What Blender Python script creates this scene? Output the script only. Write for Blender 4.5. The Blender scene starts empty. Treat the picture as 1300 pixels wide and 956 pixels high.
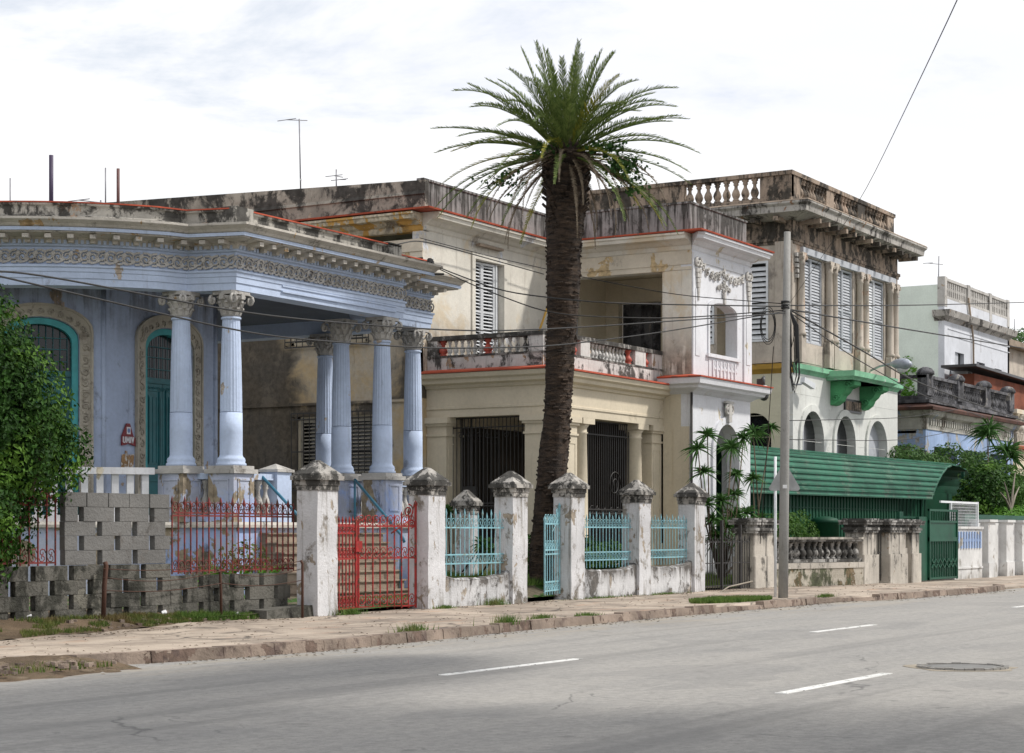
import bpy, math, random
from mathutils import Vector, Matrix
random.seed(7)
sc = bpy.context.scene
COL = sc.collection
R = math.radians
pi = math.pi
# The street runs along +X, the house lots lie towards +Y, metres. The camera stands at the origin, eye height 1.4 m.
CA, CB, FPX = .8616, .5075, 2400.
def at(px, py=677, t=None, s=None, d=None):
    """survey: where the sight line of a photo pixel meets the plane y=t, x=s or the distance d"""
    u = (px-650)/FPX
    if t is not None: s = (CA+CB*u)/(CB-CA*u)*t
    elif s is not None: t = (CB-CA*u)/(CA+CB*u)*s
    else: r = u*d; s = CA*d+CB*r; t = CB*d-CA*r
    d = CA*s+CB*t
    return Vector((s, t, 1.4+(677-py)/FPX*d))
# ---------------------------------------------------------------- materials
MATS = {}
def nn(nt, k, **kw):
    n = nt.nodes.new(k)
    for a, b in kw.items():
        if a in ('inp',):
            for i, v in b.items(): n.inputs[i].default_value = v
        else: setattr(n, a, b)
    return n
def c4(c): return (c[0], c[1], c[2], 1)
def ramp(nt, fac, a, b, va=0., vb=1.):
    m = nn(nt, 'ShaderNodeMapRange', interpolation_type='SMOOTHSTEP')
    m.inputs[1].default_value = a; m.inputs[2].default_value = b; m.inputs[3].default_value = va; m.inputs[4].default_value = vb
    nt.links.new(fac, m.inputs[0]); return m.outputs[0]
def noise(nt, vec, scale, detail=6, rough=.6, dist=0):
    n = nn(nt, 'ShaderNodeTexNoise'); n.inputs['Scale'].default_value = scale; n.inputs['Detail'].default_value = detail
    n.inputs['Roughness'].default_value = rough; n.inputs['Distortion'].default_value = dist
    nt.links.new(vec, n.inputs['Vector']); return n.outputs['Fac']
def mapv(nt, vec, sc_=(1, 1, 1), loc=(0, 0, 0)):
    m = nn(nt, 'ShaderNodeMapping'); m.inputs['Scale'].default_value = sc_; m.inputs['Location'].default_value = loc
    nt.links.new(vec, m.inputs['Vector']); return m.outputs[0]
def mix(nt, fac, a, b, bt='MIX'):
    m = nn(nt, 'ShaderNodeMix', data_type='RGBA', blend_type=bt)
    if isinstance(fac, float): m.inputs[0].default_value = fac
    else: nt.links.new(fac, m.inputs[0])
    for i, x in ((6, a), (7, b)):
        if isinstance(x, (tuple, list)): m.inputs[i].default_value = c4(x)
        else: nt.links.new(x, m.inputs[i])
    return m.outputs[2]
def mth(nt, op, a, b=0.):
    m = nn(nt, 'ShaderNodeMath', operation=op)
    for i, x in ((0, a), (1, b)):
        if isinstance(x, (int, float)): m.inputs[i].default_value = x
        else: nt.links.new(x, m.inputs[i])
    return m.outputs[0]
def newmat(name):
    m = bpy.data.materials.new(name); m.use_nodes = True
    nt = m.node_tree; b = nt.nodes['Principled BSDF']; g = nn(nt, 'ShaderNodeNewGeometry')
    MATS[name] = m
    return m, nt, b, g.outputs['Position']
def paint(name, base, var=.12, peel=None, peelamt=.0, peels=2.2, dirt=(.03, .028, .024), damt=.0, ds=1.2, streak=.0, zd=None, rough=.85, bump=.25, seed=0, tint=None, mottle=None):
    """weathered wall paint: base, broad tint patches, peeled patches, vertical rain streaks, mould; zd=(z0,z1,amt) mould that gathers at a height"""
    m, nt, b, pos = newmat(name)
    p = mapv(nt, pos, loc=(seed*3.1, seed*1.7, seed*2.3))
    col = base
    n1 = noise(nt, p, .9, 5, .65)
    lo = tuple(c*(1-var*1.3) for c in base); hi = tuple(min(1, c*(1+var)) for c in base)
    col = mix(nt, ramp(nt, n1, .32, .68), lo, hi)
    nf = noise(nt, p, 14, 5, .7)
    col = mix(nt, ramp(nt, nf, .3, .75, 0, .22), col, tuple(c*.55 for c in base))
    if tint: col = mix(nt, ramp(nt, noise(nt, mapv(nt, p, loc=(5, 9, 1)), .55, 6, .7, .6), .5, .62, 0, tint[1]), col, tint[0])
    pk = None
    if peel:
        pn = noise(nt, mapv(nt, p, (1, 1, .7), (11, 3, 7)), peels, 8, .62, .35)
        pk = ramp(nt, pn, .70-peelamt*.25, .715-peelamt*.25)
        pc = mix(nt, ramp(nt, noise(nt, p, 9, 4), .35, .65), peel, tuple(c*.6 for c in peel))
        col = mix(nt, pk, col, pc)
    if damt or streak or zd:
        dn = noise(nt, mapv(nt, p, (1, 1, .8), (2, 8, 4)), ds, 9, .72, .3)
        st = noise(nt, mapv(nt, p, (5, 5, .35), (7, 1, 3)), 1.3, 7, .7)
        f = mth(nt, 'ADD', ramp(nt, dn, .655-.25*damt, .77-.27*damt, 0, min(1, .35+damt)) if damt else 0., ramp(nt, st, .62-.17*streak, .80-.19*streak, 0, min(1, streak*1.2)) if streak else 0.)
        if zd:
            for (z0, z1, am) in (zd if isinstance(zd, list) else [zd]):
                sep = nn(nt, 'ShaderNodeSeparateXYZ'); nt.links.new(pos, sep.inputs[0])
                g = ramp(nt, sep.outputs[2], z0, z1) if z1 > z0 else ramp(nt, sep.outputs[2], z1, z0, 1, 0)
                k = mth(nt, 'MULTIPLY', g, ramp(nt, mth(nt, 'ADD', mth(nt, 'MULTIPLY', st, .5), mth(nt, 'MULTIPLY', dn, .5)), .55-.2*am, .66-.2*am))
                f = mth(nt, 'ADD', f, mth(nt, 'MULTIPLY', k, min(1, am*1.1)))
        f = mth(nt, 'MINIMUM', f, .95)
        d2 = mix(nt, ramp(nt, noise(nt, p, 5, 5), .3, .7), dirt, tuple(c*2.6+.01 for c in dirt))
        col = mix(nt, f, col, d2)
    nt.links.new(col, b.inputs['Base Color'])
    b.inputs['Roughness'].default_value = rough
    b.inputs['Specular IOR Level'].default_value = .25
    if bump:
        h = mth(nt, 'ADD', noise(nt, p, 26, 5, .65), mth(nt, 'MULTIPLY', n1, 1.5))
        if pk is not None: h = mth(nt, 'SUBTRACT', h, mth(nt, 'MULTIPLY', pk, .7))
        bp = nn(nt, 'ShaderNodeBump'); bp.inputs['Strength'].default_value = bump; bp.inputs['Distance'].default_value = .03
        nt.links.new(h, bp.inputs['Height']); nt.links.new(bp.outputs[0], b.inputs['Normal'])
    return m
def leafmat(name, a, b_, c=None, trans=.25, rough=.65):
    m, nt, b, pos = newmat(name)
    n = noise(nt, pos, 7, 3); n2 = noise(nt, pos, 1.4, 3)
    col = mix(nt, ramp(nt, n, .35, .65), a, b_)
    if c: col = mix(nt, ramp(nt, n2, .52, .66, 0, .8), col, c)
    nt.links.new(col, b.inputs['Base Color']); b.inputs['Roughness'].default_value = rough; b.inputs['Specular IOR Level'].default_value = .18
    t = nn(nt, 'ShaderNodeBsdfTranslucent'); nt.links.new(col, t.inputs[0])
    mx = nn(nt, 'ShaderNodeMixShader'); mx.inputs[0].default_value = trans
    nt.links.new(b.outputs[0], mx.inputs[1]); nt.links.new(t.outputs[0], mx.inputs[2])
    nt.links.new(mx.outputs[0], nt.nodes['Material Output'].inputs[0])
    return m
def flat(name, col, rough=.6, metal=0., var=.15, rust=None):
    m, nt, b, pos = newmat(name)
    cc = mix(nt, ramp(nt, noise(nt, pos, 6, 5), .3, .7), tuple(x*(1-var) for x in col), tuple(min(1, x*(1+var)) for x in col))
    if rust: cc = mix(nt, ramp(nt, noise(nt, pos, 11, 6, .7), .56-.1*rust[1], .62-.1*rust[1]), cc, rust[0])
    nt.links.new(cc, b.inputs['Base Color']); b.inputs['Roughness'].default_value = rough; b.inputs['Metallic'].default_value = metal
    return m
# ---------------------------------------------------------------- mesh builder
class MB:
    def __init__(s): s.v = []; s.f = []; s.sm = []
    def add(s, vs, fs, sm=False):
        o = len(s.v); s.v += [tuple(p) for p in vs]; s.f += [tuple(i+o for i in f) for f in fs]; s.sm += [sm]*len(fs)
    def hexa(s, b, t):
        s.add(list(b)+list(t), [(3, 2, 1, 0), (4, 5, 6, 7), (0, 1, 5, 4), (1, 2, 6, 5), (2, 3, 7, 6), (3, 0, 4, 7)])
    def box(s, x0, x1, y0, y1, z0, z1, chf=0):
        if not chf:
            s.hexa([(x0, y0, z0), (x1, y0, z0), (x1, y1, z0), (x0, y1, z0)], [(x0, y0, z1), (x1, y0, z1), (x1, y1, z1), (x0, y1, z1)])
        else:
            c = chf
            P = [(x0+c, y0), (x1-c, y0), (x1, y0+c), (x1, y1-c), (x1-c, y1), (x0+c, y1), (x0, y1-c), (x0, y0+c)]
            s.prism(P, z0, z1)
    def obox(s, c, ax, ay, az):
        c = Vector(c); ax = Vector(ax); ay = Vector(ay); az = Vector(az)
        q = [c-ax-ay-az, c+ax-ay-az, c+ax+ay-az, c-ax+ay-az, c-ax-ay+az, c+ax-ay+az, c+ax+ay+az, c-ax+ay+az]
        s.hexa(q[:4], q[4:])
    def beam(s, a, b, w, h):
        a = Vector(a); b = Vector(b); d = (b-a); l = d.length; d.normalize()
        up = Vector((0, 0, 1)) if abs(d.z) < .95 else Vector((1, 0, 0))
        sd = d.cross(up).normalized(); u2 = sd.cross(d)
        s.obox((a+b)/2, d*l/2, sd*w/2, u2*h/2)
    def prism(s, P, z0, z1):
        n = len(P)
        ar = sum(P[i][0]*P[(i+1) % n][1]-P[(i+1) % n][0]*P[i][1] for i in range(n))
        if ar < 0: P = P[::-1]
        s.add([(x, y, z0) for x, y in P]+[(x, y, z1) for x, y in P], [tuple(range(n-1, -1, -1)), tuple(range(n, 2*n))]+[(i, (i+1) % n, n+(i+1) % n, n+i) for i in range(n)])
    def lathe(s, cx, cy, prof, n=12, sm=True, flute=0, z0=0):
        vs = []; fs = []
        for r, z in prof:
            for k in range(n):
                a = 2*pi*k/n; rr = r*(1-(flute if k % 2 else 0)); vs.append((cx+rr*math.cos(a), cy+rr*math.sin(a), z+z0))
        for j in range(len(prof)-1):
            for k in range(n):
                fs.append((j*n+k, j*n+(k+1) % n, (j+1)*n+(k+1) % n, (j+1)*n+k))
        s.add(vs, fs, sm); o = len(s.v)-len(vs)
        s.f.append(tuple(o+i for i in range(n-1, -1, -1))); s.sm.append(False)
        m = (len(prof)-1)*n; s.f.append(tuple(o+m+i for i in range(n))); s.sm.append(False)
    def tube(s, pts, r, n=6, sm=True):
        pts = [Vector(p) for p in pts]; m = len(pts); rr = r if isinstance(r, (list, tuple)) else [r]*m
        vs = []; prev = None
        for i, p in enumerate(pts):
            d = (pts[min(i+1, m-1)]-pts[max(i-1, 0)]).normalized()
            if prev is None:
                up = Vector((0, 0, 1)) if abs(d.z) < .9 else Vector((1, 0, 0)); a = d.cross(up).normalized()
            else: a = (prev-d*prev.dot(d)).normalized()
            prev = a; b = d.cross(a)
            for k in range(n):
                t = 2*pi*k/n; vs.append(p+a*math.cos(t)*rr[i]+b*math.sin(t)*rr[i])
        fs = [(j*n+k, j*n+(k+1) % n, (j+1)*n+(k+1) % n, (j+1)*n+k) for j in range(m-1) for k in range(n)]
        fs += [tuple(range(n-1, -1, -1)), tuple(range((m-1)*n, m*n))]
        s.add(vs, fs, sm)
    def sweep(s, path, prof, closed=False, sm=False):
        """sweep a closed profile [(outward offset, z)] along a plan polyline; outward is to the right of travel"""
        m = len(path); n = len(prof); vs = []
        for i in range(m):
            p = Vector(path[i])
            a = Vector(path[i])-Vector(path[i-1]) if (i > 0 or closed) else None
            b = Vector(path[(i+1) % m])-Vector(path[i]) if (i < m-1 or closed) else None
            if a is None: a = b
            if b is None: b = a
            a = a.normalized(); b = b.normalized()
            na = Vector((a.y, -a.x)); nb = Vector((b.y, -b.x)); q = (na+nb)
            q = q/(max(.3, q.dot(na)))
            for o, z in prof: vs.append((p.x+q.x*o, p.y+q.y*o, z))
        fs = []
        for i in range(m if closed else m-1):
            j = (i+1) % m
            for k in range(n):
                l = (k+1) % n; fs.append((i*n+k, j*n+k, j*n+l, i*n+l))
        if not closed: fs += [tuple(range(n)), tuple(range(m*n-1, (m-1)*n-1, -1))]
        s.add(vs, fs, sm)
    def wall(s, p0, p1, z0, z1, th, ops=()):
        """wall from p0 to p1 (outer face to the right of travel), openings (u0,u1,zb,zt,rise): rise>0 gives an arched head"""
        p0 = Vector(p0); p1 = Vector(p1); L = (p1-p0).length; d = (p1-p0)/L; nrm = Vector((-d.y, d.x))
        us = {0, L}
        for o in ops:
            us.add(o[0]); us.add(o[1])
            if len(o) > 4 and o[4] > 0:
                for k in range(1, 12): us.add(o[0]+(o[1]-o[0])*(1-math.cos(pi*k/12))/2)
        us = sorted(us)
        def top(o, u):
            if len(o) > 4 and o[4] > 0:
                h = (o[1]-o[0])/2; x = (u-o[0]-h)/h
                return o[3]-o[4]+o[4]*math.sqrt(max(0, 1-x*x))
            return o[3]
        def seg(ua, ub, za0, zb0, za1, zb1):
            a = p0+d*ua; b = p0+d*ub; a2 = a+nrm*th; b2 = b+nrm*th
            s.hexa([(a.x, a.y, za0), (b.x, b.y, zb0), (b2.x, b2.y, zb0), (a2.x, a2.y, za0)], [(a.x, a.y, za1), (b.x, b.y, zb1), (b2.x, b2.y, zb1), (a2.x, a2.y, za1)])
        for ua, ub in zip(us, us[1:]):
            if ub-ua < 1e-5: continue
            mid = (ua+ub)/2; hit = sorted([o for o in ops if o[0] < mid < o[1]], key=lambda o: o[2])
            ca = cb = z0
            for o in hit:
                if o[2] > z0+1e-4: seg(ua, ub, ca, cb, o[2], o[2])
                ca = top(o, ua); cb = top(o, ub)
            seg(ua, ub, ca, cb, z1, z1)
    def leaves(s, pts, size, asp=.5, seed=1, up=.3, norm=None):
        rd = random.Random(seed)
        for i, p in enumerate(pts):
            z = size*rd.uniform(.6, 1.3)
            if norm is not None: d = Vector(norm[i])+Vector((rd.uniform(-.8, .8), rd.uniform(-.8, .8), rd.uniform(-.6, .9)))
            else: d = Vector((rd.uniform(-1, 1), rd.uniform(-1, 1), rd.uniform(-1, 1)+up))
            if d.length < .05: d = Vector((0, 0, 1))
            d.normalize(); a = d.cross(Vector((rd.uniform(-1, 1), rd.uniform(-1, 1), rd.uniform(-1, 1)))).normalized(); b = d.cross(a)
            a = a*z; b = b*z*asp; p = Vector(p)
            s.add([p-a, p+b+d*z*.12, p+a, p-b+d*z*.12], [(0, 1, 2, 3)])
    def build(s, name, mat, parent=None, label=None, kind=None, cat=None, group=None):
        me = bpy.data.meshes.new(name); off = ORG.get(parent.name, Vector((0, 0, 0))) if parent else Vector((0, 0, 0))
        me.from_pydata([(x-off.x, y-off.y, z-off.z) for x, y, z in s.v], [], s.f)
        me.polygons.foreach_set('use_smooth', s.sm); me.materials.append(MATS[mat] if isinstance(mat, str) else mat); me.update()
        o = bpy.data.objects.new(name, me); COL.objects.link(o)
        if parent: o.parent = parent; ORG[o.name] = off
        tag(o, label, cat, group, kind)
        return o
ORG = {}
def tag(o, label=None, cat=None, group=None, kind=None):
    if label: o['label'] = label
    if cat: o['category'] = cat
    if group: o['group'] = group
    if kind: o['kind'] = kind
    return o
def thing(name, label, cat, loc=(0, 0, 0), group=None):
    o = bpy.data.objects.new(name, None); COL.objects.link(o); o.location = loc; o.empty_display_size = .2
    ORG[o.name] = Vector(loc); tag(o, label, cat, group); return o
def copy_tree(o, loc=None, label=None, rot=None, parent=None, scale=None):
    c = o.copy(); COL.objects.link(c)
    if parent is not None: c.parent = parent
    if loc is not None: c.location = loc
    if rot is not None: c.rotation_euler = rot
    if scale is not None: c.scale = scale
    if label: c['label'] = label
    for ch in list(o.children): copy_tree(ch, parent=c)
    return c
def single(mb, name, mat, label, cat, group=None):
    """a thing that is one mesh: origin at the bottom centre of its geometry"""
    xs = [v[0] for v in mb.v]; ys = [v[1] for v in mb.v]; zs = [v[2] for v in mb.v]
    o = Vector(((min(xs)+max(xs))/2, (min(ys)+max(ys))/2, min(zs)))
    mb.v = [(x-o.x, y-o.y, z-o.z) for x, y, z in mb.v]
    ob = mb.build(name, mat, None, label, None, cat, group); ob.location = o; return ob
BAL = [(.5, 0), (.5, .08), (.32, .1), (.5, .2), (.62, .32), (.5, .46), (.26, .6), (.24, .72), (.42, .78), (.3, .84), (.5, .9), (.5, 1)]
def balusters(mb, a, b, z0, z1, n, r, seg=8):
    for i in range(n):
        k = (i+.5)/n; x = a[0]+(b[0]-a[0])*k; y = a[1]+(b[1]-a[1])*k
        mb.lathe(x, y, [(p*r*2, z0+(z1-z0)*q) for p, q in BAL], seg)
def parts_at(name, mat, parent, mk, places):
    """one mesh from mk(mb) modelled at the origin, repeated as separate child parts at (x, y, z, angle)"""
    m_ = MB(); mk(m_); off = ORG.get(parent.name, Vector((0, 0, 0))); first = None
    for pl in places:
        if first is None:
            me = bpy.data.meshes.new(name); me.from_pydata(m_.v, [], m_.f); me.polygons.foreach_set('use_smooth', m_.sm); me.materials.append(MATS[mat]); me.update()
            o = bpy.data.objects.new(name, me); first = o
        else: o = first.copy()
        COL.objects.link(o); o.parent = parent; o.location = Vector(pl[:3])-off
        if len(pl) > 3: o.rotation_euler = (0, 0, pl[3])
def baluster_parts(parent, mat, a, b, z0, z1, n, r, seg=8, name='baluster'):
    parts_at(name, mat, parent, lambda m_: m_.lathe(0, 0, [(p*r*2, (z1-z0)*q) for p, q in BAL], seg), [(a[0]+(b[0]-a[0])*(i+.5)/n, a[1]+(b[1]-a[1])*(i+.5)/n, z0) for i in range(n)])
def louvres(mb, p0, p1, z0, z1, step=.07, depth=.05, tilt=.6, fr=.06, mid=None):
    """a shutter: frame and tilted slats between plan points p0, p1 (outward = right of travel)"""
    p0 = Vector((p0[0], p0[1], 0)); p1 = Vector((p1[0], p1[1], 0)); d = (p1-p0); L = d.length; d.normalize(); nr = Vector((d.y, -d.x, 0)); up = Vector((0, 0, 1))
    for u in (fr/2, L-fr/2): mb.obox(p0+d*u+up*(z0+z1)/2, d*fr/2, nr*depth/2, up*(z1-z0)/2)
    rails = [z0+fr/2, z1-fr/2]+([mid] if mid else [])
    for z in rails: mb.obox(p0+d*L/2+up*z, d*(L/2-fr), nr*depth/2*.96, up*fr/2)
    z = z0+fr+step/2; sl = (nr*math.cos(tilt)-up*math.sin(tilt)); n2 = (nr*math.sin(tilt)+up*math.cos(tilt))
    while z < z1-fr-step*.3:
        if not mid or abs(z-mid) > fr*.6: mb.obox(p0+d*L/2+up*z, d*(L/2-fr), sl*depth*.48, n2*.006)
        z += step
def spiral(c, d, up, r, turns=1.4, n=12, ph=0., sg=1):
    out = []
    for i in range(n+1):
        k = i/n; a = ph+sg*turns*2*pi*k; q = r*(1-.8*k)
        out.append(Vector(c)+d*math.cos(a)*q+up*math.sin(a)*q)
    return out
def grille(mb, p0, p1, z0, z1, n, r=.01, rails=(0., .5, 1.)):
    p0 = Vector((p0[0], p0[1], 0)); p1 = Vector((p1[0], p1[1], 0))
    for i in range(n+1):
        p = p0+(p1-p0)*i/n; mb.tube([p+Vector((0, 0, z0)), p+Vector((0, 0, z1))], r, 4, False)
    for k in rails:
        z = z0+(z1-z0)*k; mb.beam(p0+Vector((0, 0, z)), p1+Vector((0, 0, z)), r*2.2, r*2.2)
# ---------------------------------------------------------------- palette
BLK = (.022, .021, .019)
paint('blue paint', (.49, .58, .75), .08, peel=(.50, .42, .34), peelamt=.25, peels=1.7, dirt=(.06, .06, .065), damt=.25, streak=.25, bump=.2)
paint('blue wall', (.37, .44, .585), .1, zd=(4.6, 6.0, .6), peel=(.42, .33, .25), peelamt=.2, peels=1.1, dirt=(.06, .06, .065), damt=.3, streak=.35, bump=.2, seed=2)
paint('plinth paint', (.48, .52, .64), .15, peel=(.36, .30, .22), peelamt=.55, peels=1.4, dirt=BLK, damt=.35, streak=.4, bump=.3, seed=3, tint=((.33, .45, .76), .8))
paint('ornament', (.47, .455, .43), .15, peel=(.50, .36, .22), peelamt=.1, dirt=(.09, .08, .07), damt=.45, ds=3, streak=.3, bump=.5, seed=4)
paint('cornice', (.50, .47, .42), .15, peel=(.48, .33, .18), peelamt=.3, peels=2.5, dirt=(.05, .048, .04), damt=.45, ds=2, streak=.4, bump=.4, seed=5)
paint('parapet mould', (.42, .40, .36), .2, peel=(.46, .33, .24), peelamt=.35, peels=1.3, dirt=BLK, damt=.85, ds=1.9, streak=.7, bump=.5, seed=6)
paint('red tile', (.42, .085, .045), .2, dirt=(.05, .03, .025), damt=.4, ds=3, rough=.7, seed=7)
paint('roof deck', (.25, .23, .21), .2, dirt=BLK, damt=.6, seed=8)
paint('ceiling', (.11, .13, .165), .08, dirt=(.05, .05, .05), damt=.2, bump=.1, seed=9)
paint('step stone', (.30, .24, .185), .2, dirt=(.06, .05, .04), damt=.45, ds=3, streak=.2, bump=.5, seed=10)
flat('teal frame', (.035, .27, .29), .5)
flat('teal door', (.012, .105, .12), .45)
flat('dark glass', (.012, .014, .016), .15)
flat('handrail blue', (.04, .16, .24), .5)
paint('surround', (.40, .37, .31), .15, dirt=(.07, .06, .05), damt=.4, ds=5, bump=.6, seed=11)
paint('cream', (.62, .55, .425), .06, dirt=(.12, .1, .07), damt=.2, streak=.22, bump=.12, seed=12)
paint('cream upper', (.66, .63, .56), .1, peel=(.60, .62, .66), peelamt=.25, peels=.9, dirt=(.12, .1, .08), damt=.35, streak=.35, bump=.25, seed=13, tint=((.56, .43, .25), .5), zd=(6.9, 5.6, .8))
paint('yellow beam', (.62, .56, .46), .12, peel=(.56, .43, .25), peelamt=.5, peels=1.3, dirt=(.10, .09, .08), damt=.3, streak=.35, bump=.3, seed=14)
paint('tower white', (.66, .67, .70), .06, peel=(.60, .54, .42), peelamt=.2, peels=1.2, dirt=(.18, .15, .12), damt=.22, streak=.3, bump=.2, seed=15)
paint('grey render', (.27, .265, .26), .2, dirt=BLK, damt=.5, ds=1.2, streak=1.0, bump=.35, seed=16, zd=(9.1, 9.9, .6))
paint('orange cornice', (.55, .33, .10), .25, peel=(.60, .54, .42), peelamt=.85, peels=2, dirt=(.06, .05, .04), damt=.45, streak=.45, bump=.3, seed=17)
paint('side stain old', (.46, .37, .24), .2, peel=(.30, .26, .20), peelamt=.4, peels=.8, dirt=(.018, .016, .014), damt=.85, ds=.42, streak=.55, bump=.35, seed=19, zd=[(2.9, .5, .6), (4.5, 4.2, .5)])
paint('side parapet', (.36, .33, .28), .25, peel=(.45, .38, .30), peelamt=.3, dirt=BLK, damt=.85, ds=1.1, streak=.5, bump=.4, seed=20)
paint('terrace rail', (.56, .55, .53), .15, peel=(.45, .33, .22), peelamt=.35, peels=3, dirt=BLK, damt=.62, ds=1.8, streak=.55, bump=.35, seed=21)
paint('terrace top', (.3, .29, .27), .2, dirt=BLK, damt=.95, ds=2.5, streak=.6, bump=.4, seed=22)
flat('red paint', (.40, .07, .045), .6, var=.2)
flat('iron', (.028, .026, .025), .6)
flat('shutter white', (.60, .62, .64), .5, var=.06)
flat('shutter grey', (.40, .42, .45), .6, var=.1)
paint('stone', (.46, .41, .35), .16, peel=(.54, .42, .33), peelamt=.45, peels=.9, dirt=(.09, .08, .07), damt=.4, ds=.9, streak=.45, bump=.35, seed=23)
paint('stone dark', (.34, .27, .21), .22, peel=(.42, .32, .25), peelamt=.4, peels=1, dirt=(.02, .018, .015), damt=.75, ds=1, streak=.75, bump=.4, seed=24)
paint('stone cornice', (.42, .40, .37), .18, peel=(.33, .20, .12), peelamt=.3, peels=1.6, dirt=(.025, .022, .02), damt=.6, ds=1.2, streak=.6, bump=.4, seed=25)
paint('white house', (.62, .63, .60), .08, peel=(.55, .42, .34), peelamt=.12, peels=1, dirt=(.14, .13, .12), damt=.25, streak=.35, bump=.2, seed=26)
paint('pale yellow', (.58, .55, .42), .06, dirt=(.15, .13, .1), damt=.2, streak=.2, bump=.15, seed=27)
paint('mint paint', (.23, .50, .32), .2, peel=(.50, .58, .52), peelamt=.4, peels=3, dirt=(.07, .08, .07), damt=.3, ds=2, bump=.25, seed=28)
paint('green bracket', (.09, .34, .15), .2, dirt=(.03, .05, .03), damt=.3, ds=3, seed=29)
paint('ochre band', (.46, .28, .06), .15, dirt=(.05, .04, .03), damt=.35, seed=30)
paint('mint wall', (.68, .75, .68), .05, dirt=(.2, .2, .18), damt=.15, streak=.15, bump=.1, seed=31)
paint('far white', (.60, .62, .66), .07, dirt=(.15, .14, .14), damt=.3, streak=.4, bump=.15, seed=32)
paint('brick red', (.19, .062, .035), .3, dirt=(.04, .02, .015), damt=.4, ds=2, streak=.5, seed=33)
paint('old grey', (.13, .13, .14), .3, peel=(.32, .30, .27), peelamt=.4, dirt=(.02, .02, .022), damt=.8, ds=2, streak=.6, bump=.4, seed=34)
paint('old plaster', (.42, .41, .37), .2, peel=(.30, .36, .50), peelamt=.3, peels=1.5, dirt=(.07, .06, .05), damt=.55, ds=1.2, streak=.5, bump=.35, seed=35)
paint('faded blue', (.30, .40, .60), .15, peel=(.44, .42, .38), peelamt=.5, peels=2, dirt=(.08, .07, .06), damt=.4, streak=.4, bump=.3, seed=36)
# green metal of the carport
paint('green metal', (.028, .135, .082), .25, peel=(.08, .19, .125), peelamt=.45, peels=1.1, dirt=(.05, .06, .045), damt=.4, ds=2, streak=.5, rough=.55, bump=.05, seed=37)
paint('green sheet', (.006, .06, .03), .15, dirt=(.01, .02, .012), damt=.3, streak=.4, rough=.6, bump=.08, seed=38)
paint('gate green', (.010, .07, .04), .2, dirt=(.01, .03, .02), damt=.3, ds=4, rough=.5, bump=.08, seed=39)
# fence
paint('post white', (.60, .60, .61), .08, peel=(.40, .34, .27), peelamt=.42, peels=3.2, dirt=(.10, .088, .072), damt=.5, ds=2.5, streak=.55, bump=.45, seed=40, zd=[(1.7, 2.45, .55), (.55, .0, .5)])
paint('post cap', (.40, .38, .35), .2, dirt=BLK, damt=.9, ds=4, streak=.7, bump=.6, seed=41)
paint('low wall', (.58, .58, .585), .1, peel=(.40, .35, .29), peelamt=.42, peels=3, dirt=(.05, .045, .04), damt=.62, ds=2.2, streak=.6, bump=.5, seed=42, zd=[(.35, .75, .8), (.3, .0, .55)])
paint('stone fence', (.48, .445, .39), .15, peel=(.42, .33, .24), peelamt=.25, peels=2, dirt=BLK, damt=.45, ds=2.2, streak=.6, bump=.5, seed=43, zd=[(.95, 1.5, .75)])
paint('stone fence base', (.46, .42, .35), .2, peel=(.24, .18, .11), peelamt=.6, peels=2, dirt=(.035, .04, .02), damt=.75, ds=1.5, streak=.4, bump=.8, seed=44)
paint('rail mould', (.36, .35, .33), .2, dirt=BLK, damt=.85, ds=2.5, streak=.8, bump=.5, seed=45)
paint('block new', (.15, .148, .142), .15, dirt=(.06, .055, .05), damt=.45, ds=2, streak=.15, bump=.6, seed=46)
paint('block old', (.12, .115, .10), .25, peel=(.19, .18, .15), peelamt=.35, peels=2, dirt=(.018, .018, .014), damt=.8, ds=1.6, streak=.4, bump=.8, seed=47)
flat('red iron', (.30, .016, .014), .55, var=.2, rust=((.10, .03, .015), .35))
flat('red old iron', (.17, .022, .018), .65, var=.25, rust=((.06, .02, .012), .6))
flat('blue iron', (.22, .44, .50), .55, var=.12, rust=((.22, .30, .28), .1))
flat('rust', (.07, .03, .018), .85)
paint('concrete pole', (.30, .295, .28), .1, dirt=(.1, .095, .09), damt=.3, ds=3, streak=.5, bump=.4, seed=48)
flat('sign back', (.33, .34, .34), .6); flat('white metal', (.66, .68, .70), .5, var=.05)
flat('cable', (.015, .015, .015), .7); flat('lamp grey', (.28, .31, .36), .4)
flat('sign red', (.17, .012, .018), .5, var=.05); flat('sign white', (.65, .65, .68), .6, var=.03); flat('sign blue', (.12, .2, .42), .6)
paint('poster scraps', (.42, .26, .13), .4, peel=(.65, .62, .58), peelamt=.9, peels=9, dirt=(.15, .07, .03), damt=.5, ds=7, seed=49)
flat('antenna', (.22, .22, .24), .5, .3); flat('purple pole', (.045, .03, .07), .6); flat('red pole', (.12, .05, .045), .6)
flat('plaque', (.035, .035, .035), .4); flat('white', (.7, .7, .7), .5)
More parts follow.
